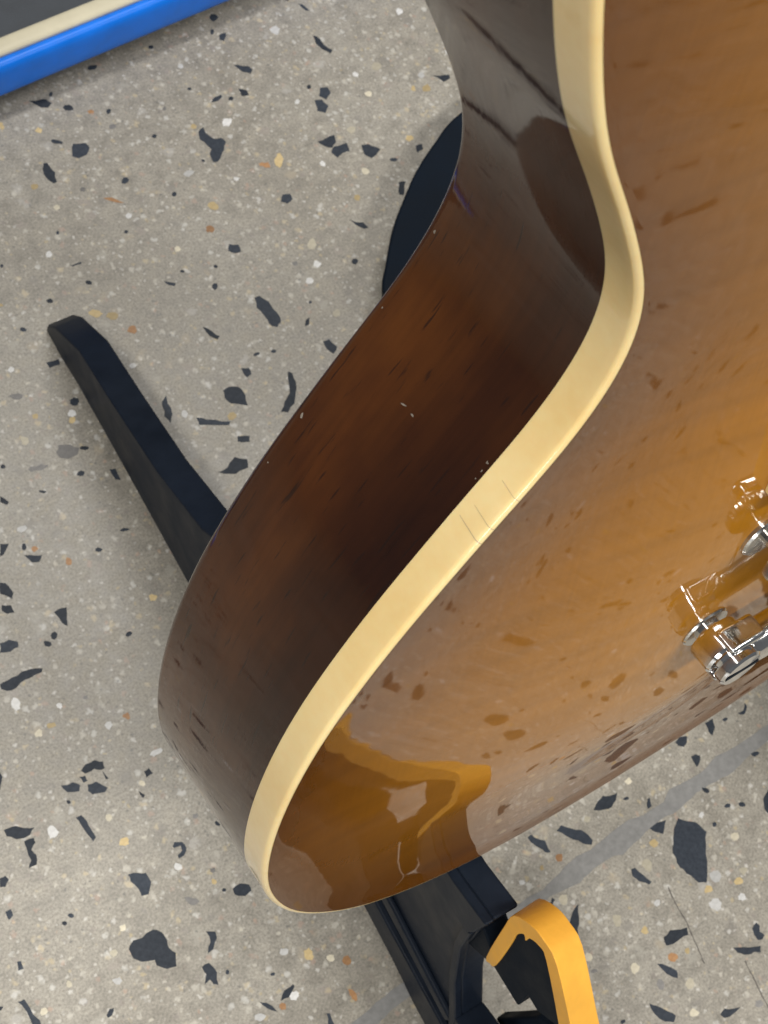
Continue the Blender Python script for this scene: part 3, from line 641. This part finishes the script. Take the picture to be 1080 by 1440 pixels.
# mortar joint crossing the floor
JU = [(-99.6, -22.4), (-90.9, -21.3), (-79.6, -20.3), (-50, -19.8), (-21.4, -18.9), (-11.2, -18.7), (-0.7, -19.2), (10.3, -17.1), (21.1, -15.5), (28.6, -16.2), (40.8, -15.2), (51.6, -14.1), (58.2, -16.4), (70.4, -15.9), (76.0, -13.1), (94.1, -14.3), (104.8, -11.9), (121.8, -12.9), (136.6, -12.5)]
JL = [(-99.6, -28.4), (-91.4, -27.9), (-79.8, -26.2), (-50, -25), (-22.7, -23.0), (-9.2, -24.7), (0.9, -23.6), (15.7, -25.2), (25.0, -23.5), (34.8, -23.4), (39.8, -25.5), (51.3, -23.4), (62.6, -21.8), (75.6, -22.6), (86.0, -20.3), (97.8, -20.9), (107.6, -21.8), (116.3, -19.8), (136.3, -18.4)]
def extend(L, off):
    a = [(x, L[0][1] + rnd.uniform(-1, 1) + (x + 100) * .03) for x in range(-2400, -101, 14)]
    b = [(x, L[-1][1] + rnd.uniform(-1, 1) + (x - 137) * .03) for x in range(150, 2400, 14)]
    return a + L + b
JU = extend(JU, 0); JL = extend(JL, 0)
def jag(L):
    out = []
    for a, b in zip(L, L[1:]):
        for k in range(3):
            t = k / 3; out.append((a[0] + (b[0] - a[0]) * t, a[1] + (b[1] - a[1]) * t + (rnd.uniform(-.35, .35))))
    return out + [L[-1]]
JU = jag(JU); JL = jag(JL)
v = [(x * MM, y * MM, .12 * MM) for x, y in JU] + [(x * MM, y * MM, .12 * MM) for x, y in JL]
n = len(JU)
from_py('mortar_joint', v, [(i, i + n, i + n + 1, i + 1) for i in range(n - 1)], M['mortar'], floor)
for line in ([(49.5, -47.0), (48.1, -55.4), (47.6, -63.7), (45.8, -72.5), (44.1, -81.3)], [(60.9, -89.9), (59.8, -97.6), (58.4, -107.9), (58, -125), (54, -150)]):
    P = [Vector(p) for p in catmull(line, 6)]
    v = []
    for i, p in enumerate(P):
        w = .28 * (0.4 + rnd.random())
        p = p + Vector((rnd.uniform(-.2, .2), 0))
        v += [((p.x - w) * MM, p.y * MM, .03 * MM), ((p.x + w) * MM, p.y * MM, .03 * MM)]
    from_py('hairline_crack', v, [(2 * i, 2 * i + 2, 2 * i + 3, 2 * i + 1) for i in range(len(P) - 1)], M['crack'], floor)
# ---------------------------------------------------------------- guitar
guitar = empty('electric_guitar', g2w(0, 0, 0), (math.pi / 2 - LEAN, 0, 0))
tag(guitar, 'glossy amber sunburst electric guitar with cream binding leaning on the black stand', 'guitar')
BASS = [(0, .4), (-40, 2.0), (-75, 8.6), (-104, 20.6), (-129.3, 38.5), (-150, 64.4), (-161.3, 90.5), (-165.9, 116.3), (-164.2, 147.4), (-156.6, 178.4), (-143.1, 206.9), (-125.8, 233.5), (-109.5, 256.8), (-102.3, 275.8), (-103.5, 294.5), (-113.6, 317.2), (-126.1, 340.7), (-134.6, 366.1), (-139.8, 392)]
SHOULDER = [(-139, 410), (-127, 428), (-106, 438), (-80, 441), (-55, 440), (-28, 439)]
HORN = [(28, 437), (29, 410), (33, 380), (42, 362), (57, 352), (75, 351), (92, 358), (108, 367), (119, 364), (124, 352), (121, 335), (113.6, 317.2)]
TREB = [(-x, y) for x, y in BASS[1:15]][::-1]
out = catmull(BASS + SHOULDER + HORN + TREB, 16, True)
out = resample(out, 2.0)
n_o = len(out)
W = [math.exp(-(k / 3.0) ** 2 / 2) for k in range(-8, 9)]; SW = sum(W)
out = [sum((out[(i + k) % n_o] * W[k + 8] for k in range(-8, 9)), Vector((0, 0))) / SW for i in range(n_o)]
out = resample(out, 2.0); n_o = len(out)
nrm = []
for i in range(n_o):
    t = out[(i + 1) % n_o] - out[i - 1]; t.normalize(); nrm.append(Vector((t.y, -t.x)))
if (out[n_o // 4] + nrm[n_o // 4] * 5 - Vector((0, 150))).length < (out[n_o // 4] - Vector((0, 150))).length: nrm = [-q for q in nrm]
arc = [0]
for i in range(n_o): arc.append(arc[-1] + (out[(i + 1) % n_o] - out[i]).length)
DEPTH = 52.7; BIND = 8.8
def band(name, prof, mat, cap=None, smooth_ang=50):
    """prof: list of (inset, z) from the back to the front"""
    v = []; f = []; k = len(prof)
    for i in range(n_o):
        for ins, z in prof:
            p = out[i] - nrm[i] * ins
            v.append((p.x * MM, p.y * MM, z * MM))
    for i in range(n_o):
        j = (i + 1) % n_o
        for a in range(k - 1): f.append((i * k + a, i * k + a + 1, j * k + a + 1, j * k + a))
    if cap == 'first': f.append(tuple(i * k for i in range(n_o)))
    me = bpy.data.meshes.new(name); me.from_pydata(v, [], f)
    bm = bmesh.new(); bm.from_mesh(me); bmesh.ops.recalc_face_normals(bm, faces=bm.faces); bm.to_mesh(me); bm.free()
    uv = me.uv_layers.new(name='UVMap')
    depth = [0]
    for a in range(k - 1): depth.append(depth[-1] + math.hypot(prof[a + 1][0] - prof[a][0], prof[a + 1][1] - prof[a][1]))
    for p in me.polygons:
        ids = [me.loops[l].vertex_index // k for l in p.loop_indices]
        wrap = len(ids) == 4 and max(ids) - min(ids) > 5
        for l in p.loop_indices:
            vi = me.loops[l].vertex_index; i = vi // k
            u = arc[i] + (arc[n_o] if wrap and i == 0 else 0)
            if len(ids) == 4: uv.data[l].uv = (u * MM, depth[vi % k] * MM)
            else: uv.data[l].uv = (v[vi][1], v[vi][0])
    o = mesh_obj(name, me, mat, guitar, True)
    me.set_sharp_from_angle(angle=math.radians(smooth_ang))
    return o
r = 2.6
prof = [(40, -DEPTH), (12, -DEPTH)] + [(r - r * math.sin(a), -DEPTH + r - r * math.cos(a)) for a in [math.pi / 2 * q / 5 for q in range(6)]] + [(0, -38), (0, -26), (0, -16), (0, -BIND + .05)]
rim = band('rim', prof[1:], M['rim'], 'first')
rb = 1.3
bp = [(.35, -BIND), (-.06, -BIND + .12), (-.06, -6), (-.06, -3), (-.06, -rb)] + [(rb - rb * math.cos(a) - .06, -rb + rb * math.sin(a)) for a in [math.pi / 2 * q / 5 for q in range(1, 6)]] + [(1.5, .0), (1.9, -.35)]
binding = band('binding', bp, M['binding'])
def sstep(u):
    u = min(1, max(0, u)); return u * u * (3 - 2 * u)
def carve(d, y=200):
    return 11.6 * sstep((d - 14) / 106) - (.12 + .45 * max(0, 1 - y / 70)) * math.exp(-((d - 8) / 6) ** 2) * min(1, d / 3)
def carved_top():
    v = []; f = []; ed = []
    rings = [0, .01, .02, .03, .04, .052, .066, .082, .1, .12, .145, .17, .2, .23, .26, .3, .34, .38, .43, .48, .53, .58, .64, .7, .76, .82, .88, .94, 1]
    k = len(rings)
    for i in range(n_o):
        P = out[i] - nrm[i] * 1.45
        if P.y > 345: Q = Vector((0, 345))
        else: Q = Vector((0, max(P.y * .82 + 28, 125)))
        L = (P - Q).length
        for t in rings:
            p = P.lerp(Q, t); d = t * L
            v.append((p.x * MM, p.y * MM, (carve(d, P.y) + .06) * MM)); ed.append(min(1, d / 110))
    for i in range(n_o):
        j = (i + 1) % n_o
        for a in range(k - 1): f.append((i * k + a, i * k + a + 1, j * k + a + 1, j * k + a))
    me = bpy.data.meshes.new('carved_top'); me.from_pydata(v, [], f)
    bm = bmesh.new(); bm.from_mesh(me); bmesh.ops.recalc_face_normals(bm, faces=bm.faces); bm.to_mesh(me); bm.free()
    if me.polygons[0].normal.z < 0: me.flip_normals()
    at = me.attributes.new('edge', 'FLOAT', 'POINT'); at.data.foreach_set('value', ed)
    return mesh_obj('carved_top', me, M['top'], guitar, True)
top = carved_top()
def top_z(x, y):
    return 12.6
# hairline age cracks across the binding, small nicks in the lacquer
def near_outline(x, y):
    return min(range(n_o), key=lambda i: (out[i] - Vector((x, y))).length)
def unit(v): return v / v.length
CRACKS = [(-125.0, 234.7, -7.0, 1, .30, 1), (-122.3, 238.4, -6.0, 1, .24, 1), (-117.5, 245.0, -4.0, 1, .26, 1)]
NICKS = [(-121.0, 240.3, -32.2, .9, .22, 1.9), (-121.4, 239.7, -29.2, .55, .3, 1.5), (-117.0, 245.6, -9.9, .35, .2, .4), (-118.2, 244.2, -9.6, .2, .15, 0), (-118.8, 243.3, -9.6, .3, .18, .2), (-119.7, 242.1, -9.5, .22, .15, 0), (-132.8, 223.2, -49.6, .8, .35, .3), (-105.6, 264.7, -49.8, .5, .4, 0), (-116, 248, -50, .25, .2, 0), (-140, 212, -49.6, .25, .2, .5)]
CR = M['binding'].copy(); CR.name = 'crack_in_celluloid'
for nd in CR.node_tree.nodes:
    if nd.type == 'VALTORGB' and nd.color_ramp.elements[0].color[0] > .6:
        for e in nd.color_ramp.elements: e.color = (.60, .45, .24, 1)
for (x, y, z1, z2, w, sk) in CRACKS:
    i0 = near_outline(x, y); v = []
    prof = [(-.09, z1), (-.09, -5), (-.09, -3), (-.09, -rb)] + [(rb - rb * math.cos(a) - .09, -rb + rb * math.sin(a) + .03) for a in [math.pi / 2 * q / 4 for q in range(1, 5)]]
    prof = [q for q in prof if q[1] <= z2]
    t = nrm[i0].orthogonal()
    t = Vector((-nrm[i0].y, nrm[i0].x))
    for ins, z in prof:
        p = out[i0] - nrm[i0] * ins + t * (sk * (z + 4) * .12)
        ww = w * (.4 + .6 * (z - z1) / 9)
        for s in (-1, 1):
            q = p + t * ww * s * .5; v.append((q.x * MM, q.y * MM, z * MM))
    from_py('binding_crack', v, [(2 * i, 2 * i + 1, 2 * i + 3, 2 * i + 2) for i in range(len(prof) - 1)], CR, binding, True)
for (x, y, z, a, b, rot) in NICKS:
    i0 = near_outline(x, y); t = Vector((-nrm[i0].y, nrm[i0].x)); v = []
    k = 8
    for i in range(k):
        an = 2 * math.pi * i / k; s = rnd.uniform(.6, 1.2)
        u, w = a * s * math.cos(an), b * s * math.sin(an)
        u, w = u * math.cos(rot) - w * math.sin(rot), u * math.sin(rot) + w * math.cos(rot)
        p = out[i0] + nrm[i0] * .07 + t * u; v.append((p.x * MM, p.y * MM, (z + w) * MM))
    from_py('lacquer_nick', v, [tuple(range(k))], M['nick'], rim)
# ---- hardware; every piece stands on the carved top
HZ = 11.5
def ear_poly(cx, cy, r, n=14):
    return [(cx + r * math.cos(a), cy + r * math.sin(a)) for a in [2 * math.pi * i / n for i in range(n)]]
tail = empty('stop_tailpiece'); tail.parent = guitar
tail['label'] = 'chrome stop bar tailpiece held by two slotted studs'
for sx in (-1, 1):
    b = (sx * 41, 145, HZ - .8)
    lathe('bushing', [(7.2, 0), (7.2, 1.2), (6.8, 1.7), (4.4, 1.8)], M['nickel'], tail, b, 56)
    st = lathe('stud', [(3.9, 1.6), (3.9, 3.4), (6.8, 3.6), (7.2, 4.2), (7.2, 10.2), (6.6, 11.0), (4.6, 11.1), (4.4, 12.2), (6.1, 12.4), (6.5, 12.9), (6.5, 15.0), (5.9, 15.7), (1.6, 15.8)], M['chrome'], tail, b, 56)
    bx('screw_slot', -5.6, 5.6, -.8, .8, 15.81, 15.9, M['blackflat'], st, 0)
# bar: rounded D section swept along x, with forked ears
sec = [(6.5 * math.cos(a) * (1 if math.cos(a) > 0 else 1.15), 5.2 * math.sin(a)) for a in [2 * math.pi * i / 24 for i in range(24)]]
v = []; f = []
xs = [-36, -35, -33, -30, 0, 30, 33, 35, 36]; sc = [.78, .9, .97, 1, 1, 1, .97, .9, .78]
for x, s in zip(xs, sc):
    for (yy, zz) in sec: v.append((x * MM, (144 + yy * s) * MM, (HZ + 9.6 + .00 + zz * s) * MM))
K = len(sec)
for i in range(len(xs) - 1):
    for a in range(K): f.append((i * K + a, i * K + (a + 1) % K, (i + 1) * K + (a + 1) % K, (i + 1) * K + a))
f.append(tuple(reversed(range(K)))); f.append(tuple(range((len(xs) - 1) * K, len(xs) * K)))
o = from_py('bar', v, f, M['chrome'], tail, True); o.data.set_sharp_from_angle(angle=math.radians(50))
bm = bmesh.new(); bm.from_mesh(o.data); bmesh.ops.recalc_face_normals(bm, faces=bm.faces); bm.to_mesh(o.data); bm.free()
for sx in (-1, 1):
    for (dy0, dy1) in ((6.0, 8.6), (-8.6, -6.0)):
        pts = [(sx * 33, 145 + dy0), (sx * 43, 145 + dy0), (sx * 45.5, 145 + (dy0 + dy1) / 2), (sx * 43, 145 + dy1), (sx * 33, 145 + dy1)]
        extrude_poly('ear', pts, lambda a, b: (a, b, HZ + 5.1), lambda a, b: (a, b, HZ + 12.4), M['chrome'], tail, 1.4)
bridge = empty('bridge'); bridge.parent = guitar
bridge['label'] = 'nickel bridge with saddles on knurled thumbwheels'
knurl = lambda i, k: (.45 if i % 2 else 0) if 1 <= k <= 3 else 0
for sx, by in ((-1, 186), (1, 190)):
    b = (sx * 37, by, HZ - .6)
    lathe('bushing', [(7.4, 0), (7.4, 1.0), (6.9, 1.6), (3.0, 1.7)], M['nickel'], bridge, b, 56)
    lathe('post', [(2.1, 1.6), (2.1, 13.5)], M['nickel'], bridge, b, 24)
    lathe('thumbwheel', [(5.5, 7.2), (6.6, 7.5), (6.8, 8.9), (6.6, 10.3), (5.5, 10.6)], M['nickel'], bridge, b, 72, 20, knurl)
bb = bx('bridge_body', -41, 41, -6.5, 6.5, 0, 8, M['chrome'], bridge, 3.6); bb.modifiers['bevel'].segments = 5
bb.location = (0, 188 * MM, (HZ + 11) * MM); bb.rotation_euler = (0, 0, math.radians(3))
for i in range(6):
    x = -26 + i * 10.4
    s = extrude_poly('saddle', [(-4, 0), (4, 0), (1, 4), (-1, 4)], lambda a, b: (x + a, -4, 8.2 + b), lambda a, b: (x + a, 4, 8.2 + b), M['nickel'], bridge, .3)
    s.parent = bb
for yc, nm in ((228, 'pickup'), (315, 'pickup')):
    pk = empty('pickup'); pk.parent = guitar; pk.location = (0, yc * MM, 0)
    bx('pickup_ring', -45, 45, -22, 22, HZ - 3, HZ + 5, M['binding'], pk, 1.5)
    bx('pickup_cover', -35, 35, -18.5, 18.5, HZ + 5.02, HZ + 9, M['chrome'], pk, 2.0)
    for i in range(6):
        lathe('pole_screw', [(2.4, 0), (2.4, .5), (1.9, .8)], M['steel'], pk, (-25 + i * 10, 8, HZ + 9.01), 16)
for (x, y) in ((95, 95), (118, 150), (60, 70), (85, 190)):
    pass
for (x, y) in ((108, 72), (128, 118), (84, 88), (100, 140)):
    kz = carve(min((out[i] - Vector((x, y))).length for i in range(0, n_o, 3))) - 1.5
    lathe('control_knob', [(12.5, 0), (12.7, 1), (11.4, 4), (9.2, 14), (8.6, 15.4), (7.5, 16)], M['amber'], guitar, (x, y, kz), 40)
fb = extrude_poly('fingerboard', [(-28, 345), (28, 345), (21.5, 890), (-21.5, 890)], lambda a, b: (a, b, 14.0), lambda a, b: (a, b, 20), M['rosewood'], guitar, .8)
extrude_poly('neck', [(-28, 385), (28, 385), (21.5, 890), (-21.5, 890)], lambda a, b: (a * .62, b, -6 if b < 500 else -2), lambda a, b: (a, b, 13.95), M['mahogany'], guitar, 4)
extrude_poly('headstock', [(-21.5, 890.5), (21.5, 890.5), (38, 930), (36, 1040), (0, 1060), (-36, 1040), (-38, 930)], lambda a, b: (a, b, 0 - (b - 890) * .3), lambda a, b: (a, b, 15 - (b - 890) * .3), M['mahogany'], guitar, 2)
for i in range(6):
    x0 = -26 + i * 10.4; x1 = -18 + i * 7.2; rr = (.62, .5, .42, .33, .25, .2)[i]
    pts = [(x0, 149, HZ + 13), (x0, 188, HZ + 23.2), (x1, 888, 22.6)]
    cu = bpy.data.curves.new('string', 'CURVE'); cu.dimensions = '3D'; cu.bevel_depth = rr * MM; cu.bevel_resolution = 2
    sp = cu.splines.new('POLY'); sp.points.add(2)
    for q, p in zip(sp.points, pts): q.co = (p[0] * MM, p[1] * MM, p[2] * MM, 1)
    me = bpy.data.meshes.new_from_object(bpy.data.objects.new('tmp', cu))
    mesh_obj('string', me, M['steel'], guitar, True)
bpy.data.objects.remove(bpy.data.objects['tmp']) if 'tmp' in bpy.data.objects else None
# ---------------------------------------------------------------- stand
stand = empty('guitar_stand', (0, 0, 0))
tag(stand, 'black folding plastic guitar stand with yellow rubber grips under the guitar', 'stand')
NB = (0.99619, 0.04331, 0.07565)
def frame_pt(s, h, off):           # a point of the left side frame: s forward, h up, off inward
    x = -60 - (s + 305) * NB[1] / NB[0] - h * NB[2] / NB[0]
    return (x + off * NB[0], -(s + off * NB[1]), h + off * NB[2])
def right_pt(s, h, off):
    t = (20 - s) / 325
    return (158 + 36 * t + h * .02 - off, -(20 - 325 * t * .70), h * 1.32)
def side_frame(pt, nm, rear):
    P = [(-307, .3), (-305, 8), (-297, 19), (-273, 39), (-240, 47), (-202, 58.5), (-166, 78), (-112, 140), (-98, 196), (-88, 203), (-79, 196), (-66, 150), (-58, 138), (0, 149), (17, 157.5), (17, 139), (19.5, 112), (29, 80), (41, 52), (50, 24), (56, .3), (30, .3), (10, 5), (-60, 10), (-150, 8), (-235, 6), (-274, 4), (-290, .3)]
    o = extrude_poly('side_frame', P, lambda s, h: pt(s, h, 3.2), lambda s, h: pt(s, h, 13), M['black'], stand, 1.2)
    # outer skin of the rear leg, flush edge flanges and the rib of the front leg
    skin = [(-307, .3), (-305, 8), (-297, 19), (-273, 39), (-240, 47), (-202, 58.5), (-166, 78), (-112, 140), (-98, 196), (-90, 202), (-60, 10), (-150, 8), (-235, 6), (-274, 4), (-290, .3)]
    extrude_poly('leg_skin', skin, lambda s, h: pt(s, h + (.5 if h > 12 else 0), 0), lambda s, h: pt(s, h + (.5 if h > 12 else 0), 13.4), M['black'], o, 1.0)
    extrude_poly('bottom_flange', [(-58, 10), (10, 5), (30, .3), (55.5, .3), (50, 24), (39, 27), (-8, 28), (-58, 32)], lambda s, h: pt(s, h, .2), lambda s, h: pt(s, h, 3.5), M['black'], o, 1.0)
    extrude_poly('rib', [(-58, 42), (-7, 38), (40, 34), (41, 42), (-6, 48), (-58, 50)], lambda s, h: pt(s, h, .6), lambda s, h: pt(s, h, 3.5), M['black'], o, 1.2)
    extrude_poly('top_flange', [(-58, 137.5), (0, 149.3), (17.2, 157.8), (17.2, 139), (16, 132), (-2, 126), (-58, 112)], lambda s, h: pt(s, h, -.2), lambda s, h: pt(s, h, 3.5), M['black'], o, 1.0)
    extrude_poly('arch_flange', [(17.1, 134), (19.6, 112), (29, 80), (41, 52), (50, 25), (46, 25), (37, 50), (25, 79), (16, 110), (13, 131)], lambda s, h: pt(s, h, .1), lambda s, h: pt(s, h, 3.5), M['black'], o, .9)
    extrude_poly('front_leg', [(40, 53), (52, 60), (75, 72), (150, 62), (190, 44), (215, 8), (215, .3), (185, .3), (160, 14), (120, 18), (80, 12), (56, 8), (50.2, 24)], lambda s, h: pt(s, h, .2), lambda s, h: pt(s, h, 13), M['black'], o, 1.0)
    return o
def right_frame():
    P = [(-300, .3), (-298, 8), (-285, 22), (-205, 55), (-160, 79), (-90, 130), (-60, 137), (0, 149), (17, 157.5), (17, 139), (19.5, 112), (29, 80), (41, 52), (50, 24), (56, .3), (30, .3), (10, 5), (-60, 10), (-150, 8), (-235, 6), (-285, .3)]
    return extrude_poly('side_frame', P, lambda s, h: right_pt(s, h, 0), lambda s, h: right_pt(s, h, 13), M['black'], stand, 1.2)
side_frame(frame_pt, 'left', None)
right_frame()
o = lathe('cross_rod', [(6, 0), (6, 228)], M['black'], stand, (-62, 88, 92), 24, axis_rot=(0, math.pi / 2, 0))
# rubber under the guitar's tail, between the frame and the rim
def pad(px0, px1, s0, s1, name):
    def bot(s): return (137.6 + (s + 58) * .2) * (1.32 if px0 > 0 else 1) + .2
    def yb(x):
        return min(p.y for p in out if abs(p.x - x) < 3 and p.y < 100)
    v = []
    for x in (px0, px1):
        for s in (s0, s1):
            y = min(yb(px0), yb(px1)) - .1
            z = (s + math.sin(LEAN) * y) / math.cos(LEAN)
            hh = TAIL_H + math.cos(LEAN) * y + math.sin(LEAN) * z
            v += [(x * MM, -s * MM, bot(s) * MM), (x * MM, -s * MM, hh * MM)]
    o = from_py(name, v, [(0, 1, 3, 2), (4, 6, 7, 5), (0, 4, 5, 1), (2, 3, 7, 6), (1, 5, 7, 3), (0, 2, 6, 4)], M['blackflat'], stand)
    bm = bmesh.new(); bm.from_mesh(o.data); bmesh.ops.recalc_face_normals(bm, faces=bm.faces); bm.to_mesh(o.data); bm.free()
    return o
pad(-83, -74, -50, -6, 'rest_pad')
pad(141, 150, -50, -6, 'rest_pad')
# support arms with the yellow grips
ARM = [(13, 108), (22, 114), (30, 122), (45, 122), (43, 136), (49, 136), (56, 145), (80, 115), (88, 119), (54, 155), (35, 173), (26, 172), (21, 164), (22, 152), (27, 128), (17, 134)]
GRIP = [(26, 124), (20.5, 154), (19, 167), (24, 175.5), (30, 178), (38, 176.5), (58, 157), (74, 141), (78, 133), (74, 128), (69, 131), (54, 150.5), (35.5, 170.5), (31, 172), (27.5, 168.5), (27.5, 164), (25.6, 166), (24.6, 160), (26.5, 150), (30, 127), (28.5, 123.5)]
for sgn, x0 in ((1, -79), (-1, 163)):
    arm = extrude_poly('support_arm', ARM, lambda s, h: (x0, -s, h), lambda s, h: (x0 + sgn * 10, -s, h), M['blackflat'], stand, .8)
    extrude_poly('lower_bar', [(49, 42), (51, 58), (54, 84), (60, 92), (72, 84), (74, 50)], lambda s, h: (x0 + sgn * 17, -s, h), lambda s, h: (x0 + sgn * 23, -s, h), M['blackflat'], arm, 1.2)  # lower bar of the stand, placed to block floor reflected in the top
    bx('lower_bar_pin', min(x0 + sgn * 9, x0 + sgn * 18), max(x0 + sgn * 9, x0 + sgn * 18), -74, -60, 54, 66, M['blackflat'], arm, 1.0)
    extrude_poly('reflection_filler', [(12, 126), (31, 125), (22, 112), (14, 92)], lambda s, h: (x0 + sgn * 8, -s, h), lambda s, h: (x0 + sgn * 11, -s, h), M['blackflat'], arm, .5)  # added plate closing the floor gap in the stand's reflection
    gp = extrude_poly('rubber_grip', [(p.x, p.y) for p in catmull(GRIP, 3, True)], lambda s, h: (x0 - sgn * 1.0, -s, h), lambda s, h: (x0 + sgn * 11.5, -s, h - 5.0), M['yellow'], arm, 1.8)
    gp.modifiers['bevel'].segments = 4; gp.modifiers['bevel'].angle_limit = math.radians(50)
    gp['label'] = 'yellow rubber grip over the tip of the arm'
    extrude_poly('arm_strut', [(74, 117), (90, 117.5), (118, 84), (96, 52), (56, 56), (60, 66), (88, 72), (94, 88)], lambda s, h: (x0 + sgn * .5, -s, h), lambda s, h: (x0 + sgn * 9.5, -s, h), M['blackflat'], arm, .8)
# ---------------------------------------------------------------- other things on the floor
CASE = [(174, -319), (152, -309), (134, -298.5), (119, -287), (105.6, -275.7), (91.6, -260.4), (82, -248.4), (84, -236), (110, -228), (190, -232), (242, -250), (250, -300), (212, -324)]
pts = [(p.x, p.y) for p in resample([Vector(q) for q in catmull([(x, -s) for x, s in CASE], 8, True)], 4)]
case = extrude_poly('black_case', pts, lambda a, b: (165 + (a - 165) * .9, 270 + (b - 270) * .9, .2), lambda a, b: (a, b, 25), M['blackflat'], None, 2.0)
tag(case, 'smooth black rounded case on the floor behind the waist of the guitar', 'case')
board = empty('edged_board', (0.0421, 0.4308, -.0068), (0, 0, math.radians(4.1)))
tag(board, 'dark grey board with cream piping and a bright blue edge beside the bare floor', 'board')
bx('board_panel', -600, 600, 8, 420, 20, 37.3, M['greyvinyl'], board, .6)
def tubebar(name, r1, r2, y, z, mat):
    n = 20; v = []; f = []
    for x in (-600, 600):
        for i in range(n):
            a = 2 * math.pi * i / n
            ca, sa = math.cos(a), math.sin(a)
            k = (abs(ca) ** 3 + abs(sa) ** 3) ** (-1 / 3)
            v.append((x * MM, (y + r1 * ca * k) * MM, (z + r2 * sa * k) * MM))
    for i in range(n): f.append((i, (i + 1) % n, n + (i + 1) % n, n + i))
    f += [tuple(reversed(range(n))), tuple(range(n, 2 * n))]
    o = from_py(name, v, f, mat, board, True); o.data.set_sharp_from_angle(angle=math.radians(60))
    return o
tubebar('blue_edge', 4.0, 11.5, 0, 26.5, M['blue'])
tubebar('cream_piping', 4.6, 2.2, 7.2, 37.2, M['creamtrim'])
for x in (-500, -60, 300, 500):
    lathe('foot', [(12, 7.1), (12, 19.9)], M['blackflat'], board, (x, 60, 0), 24)
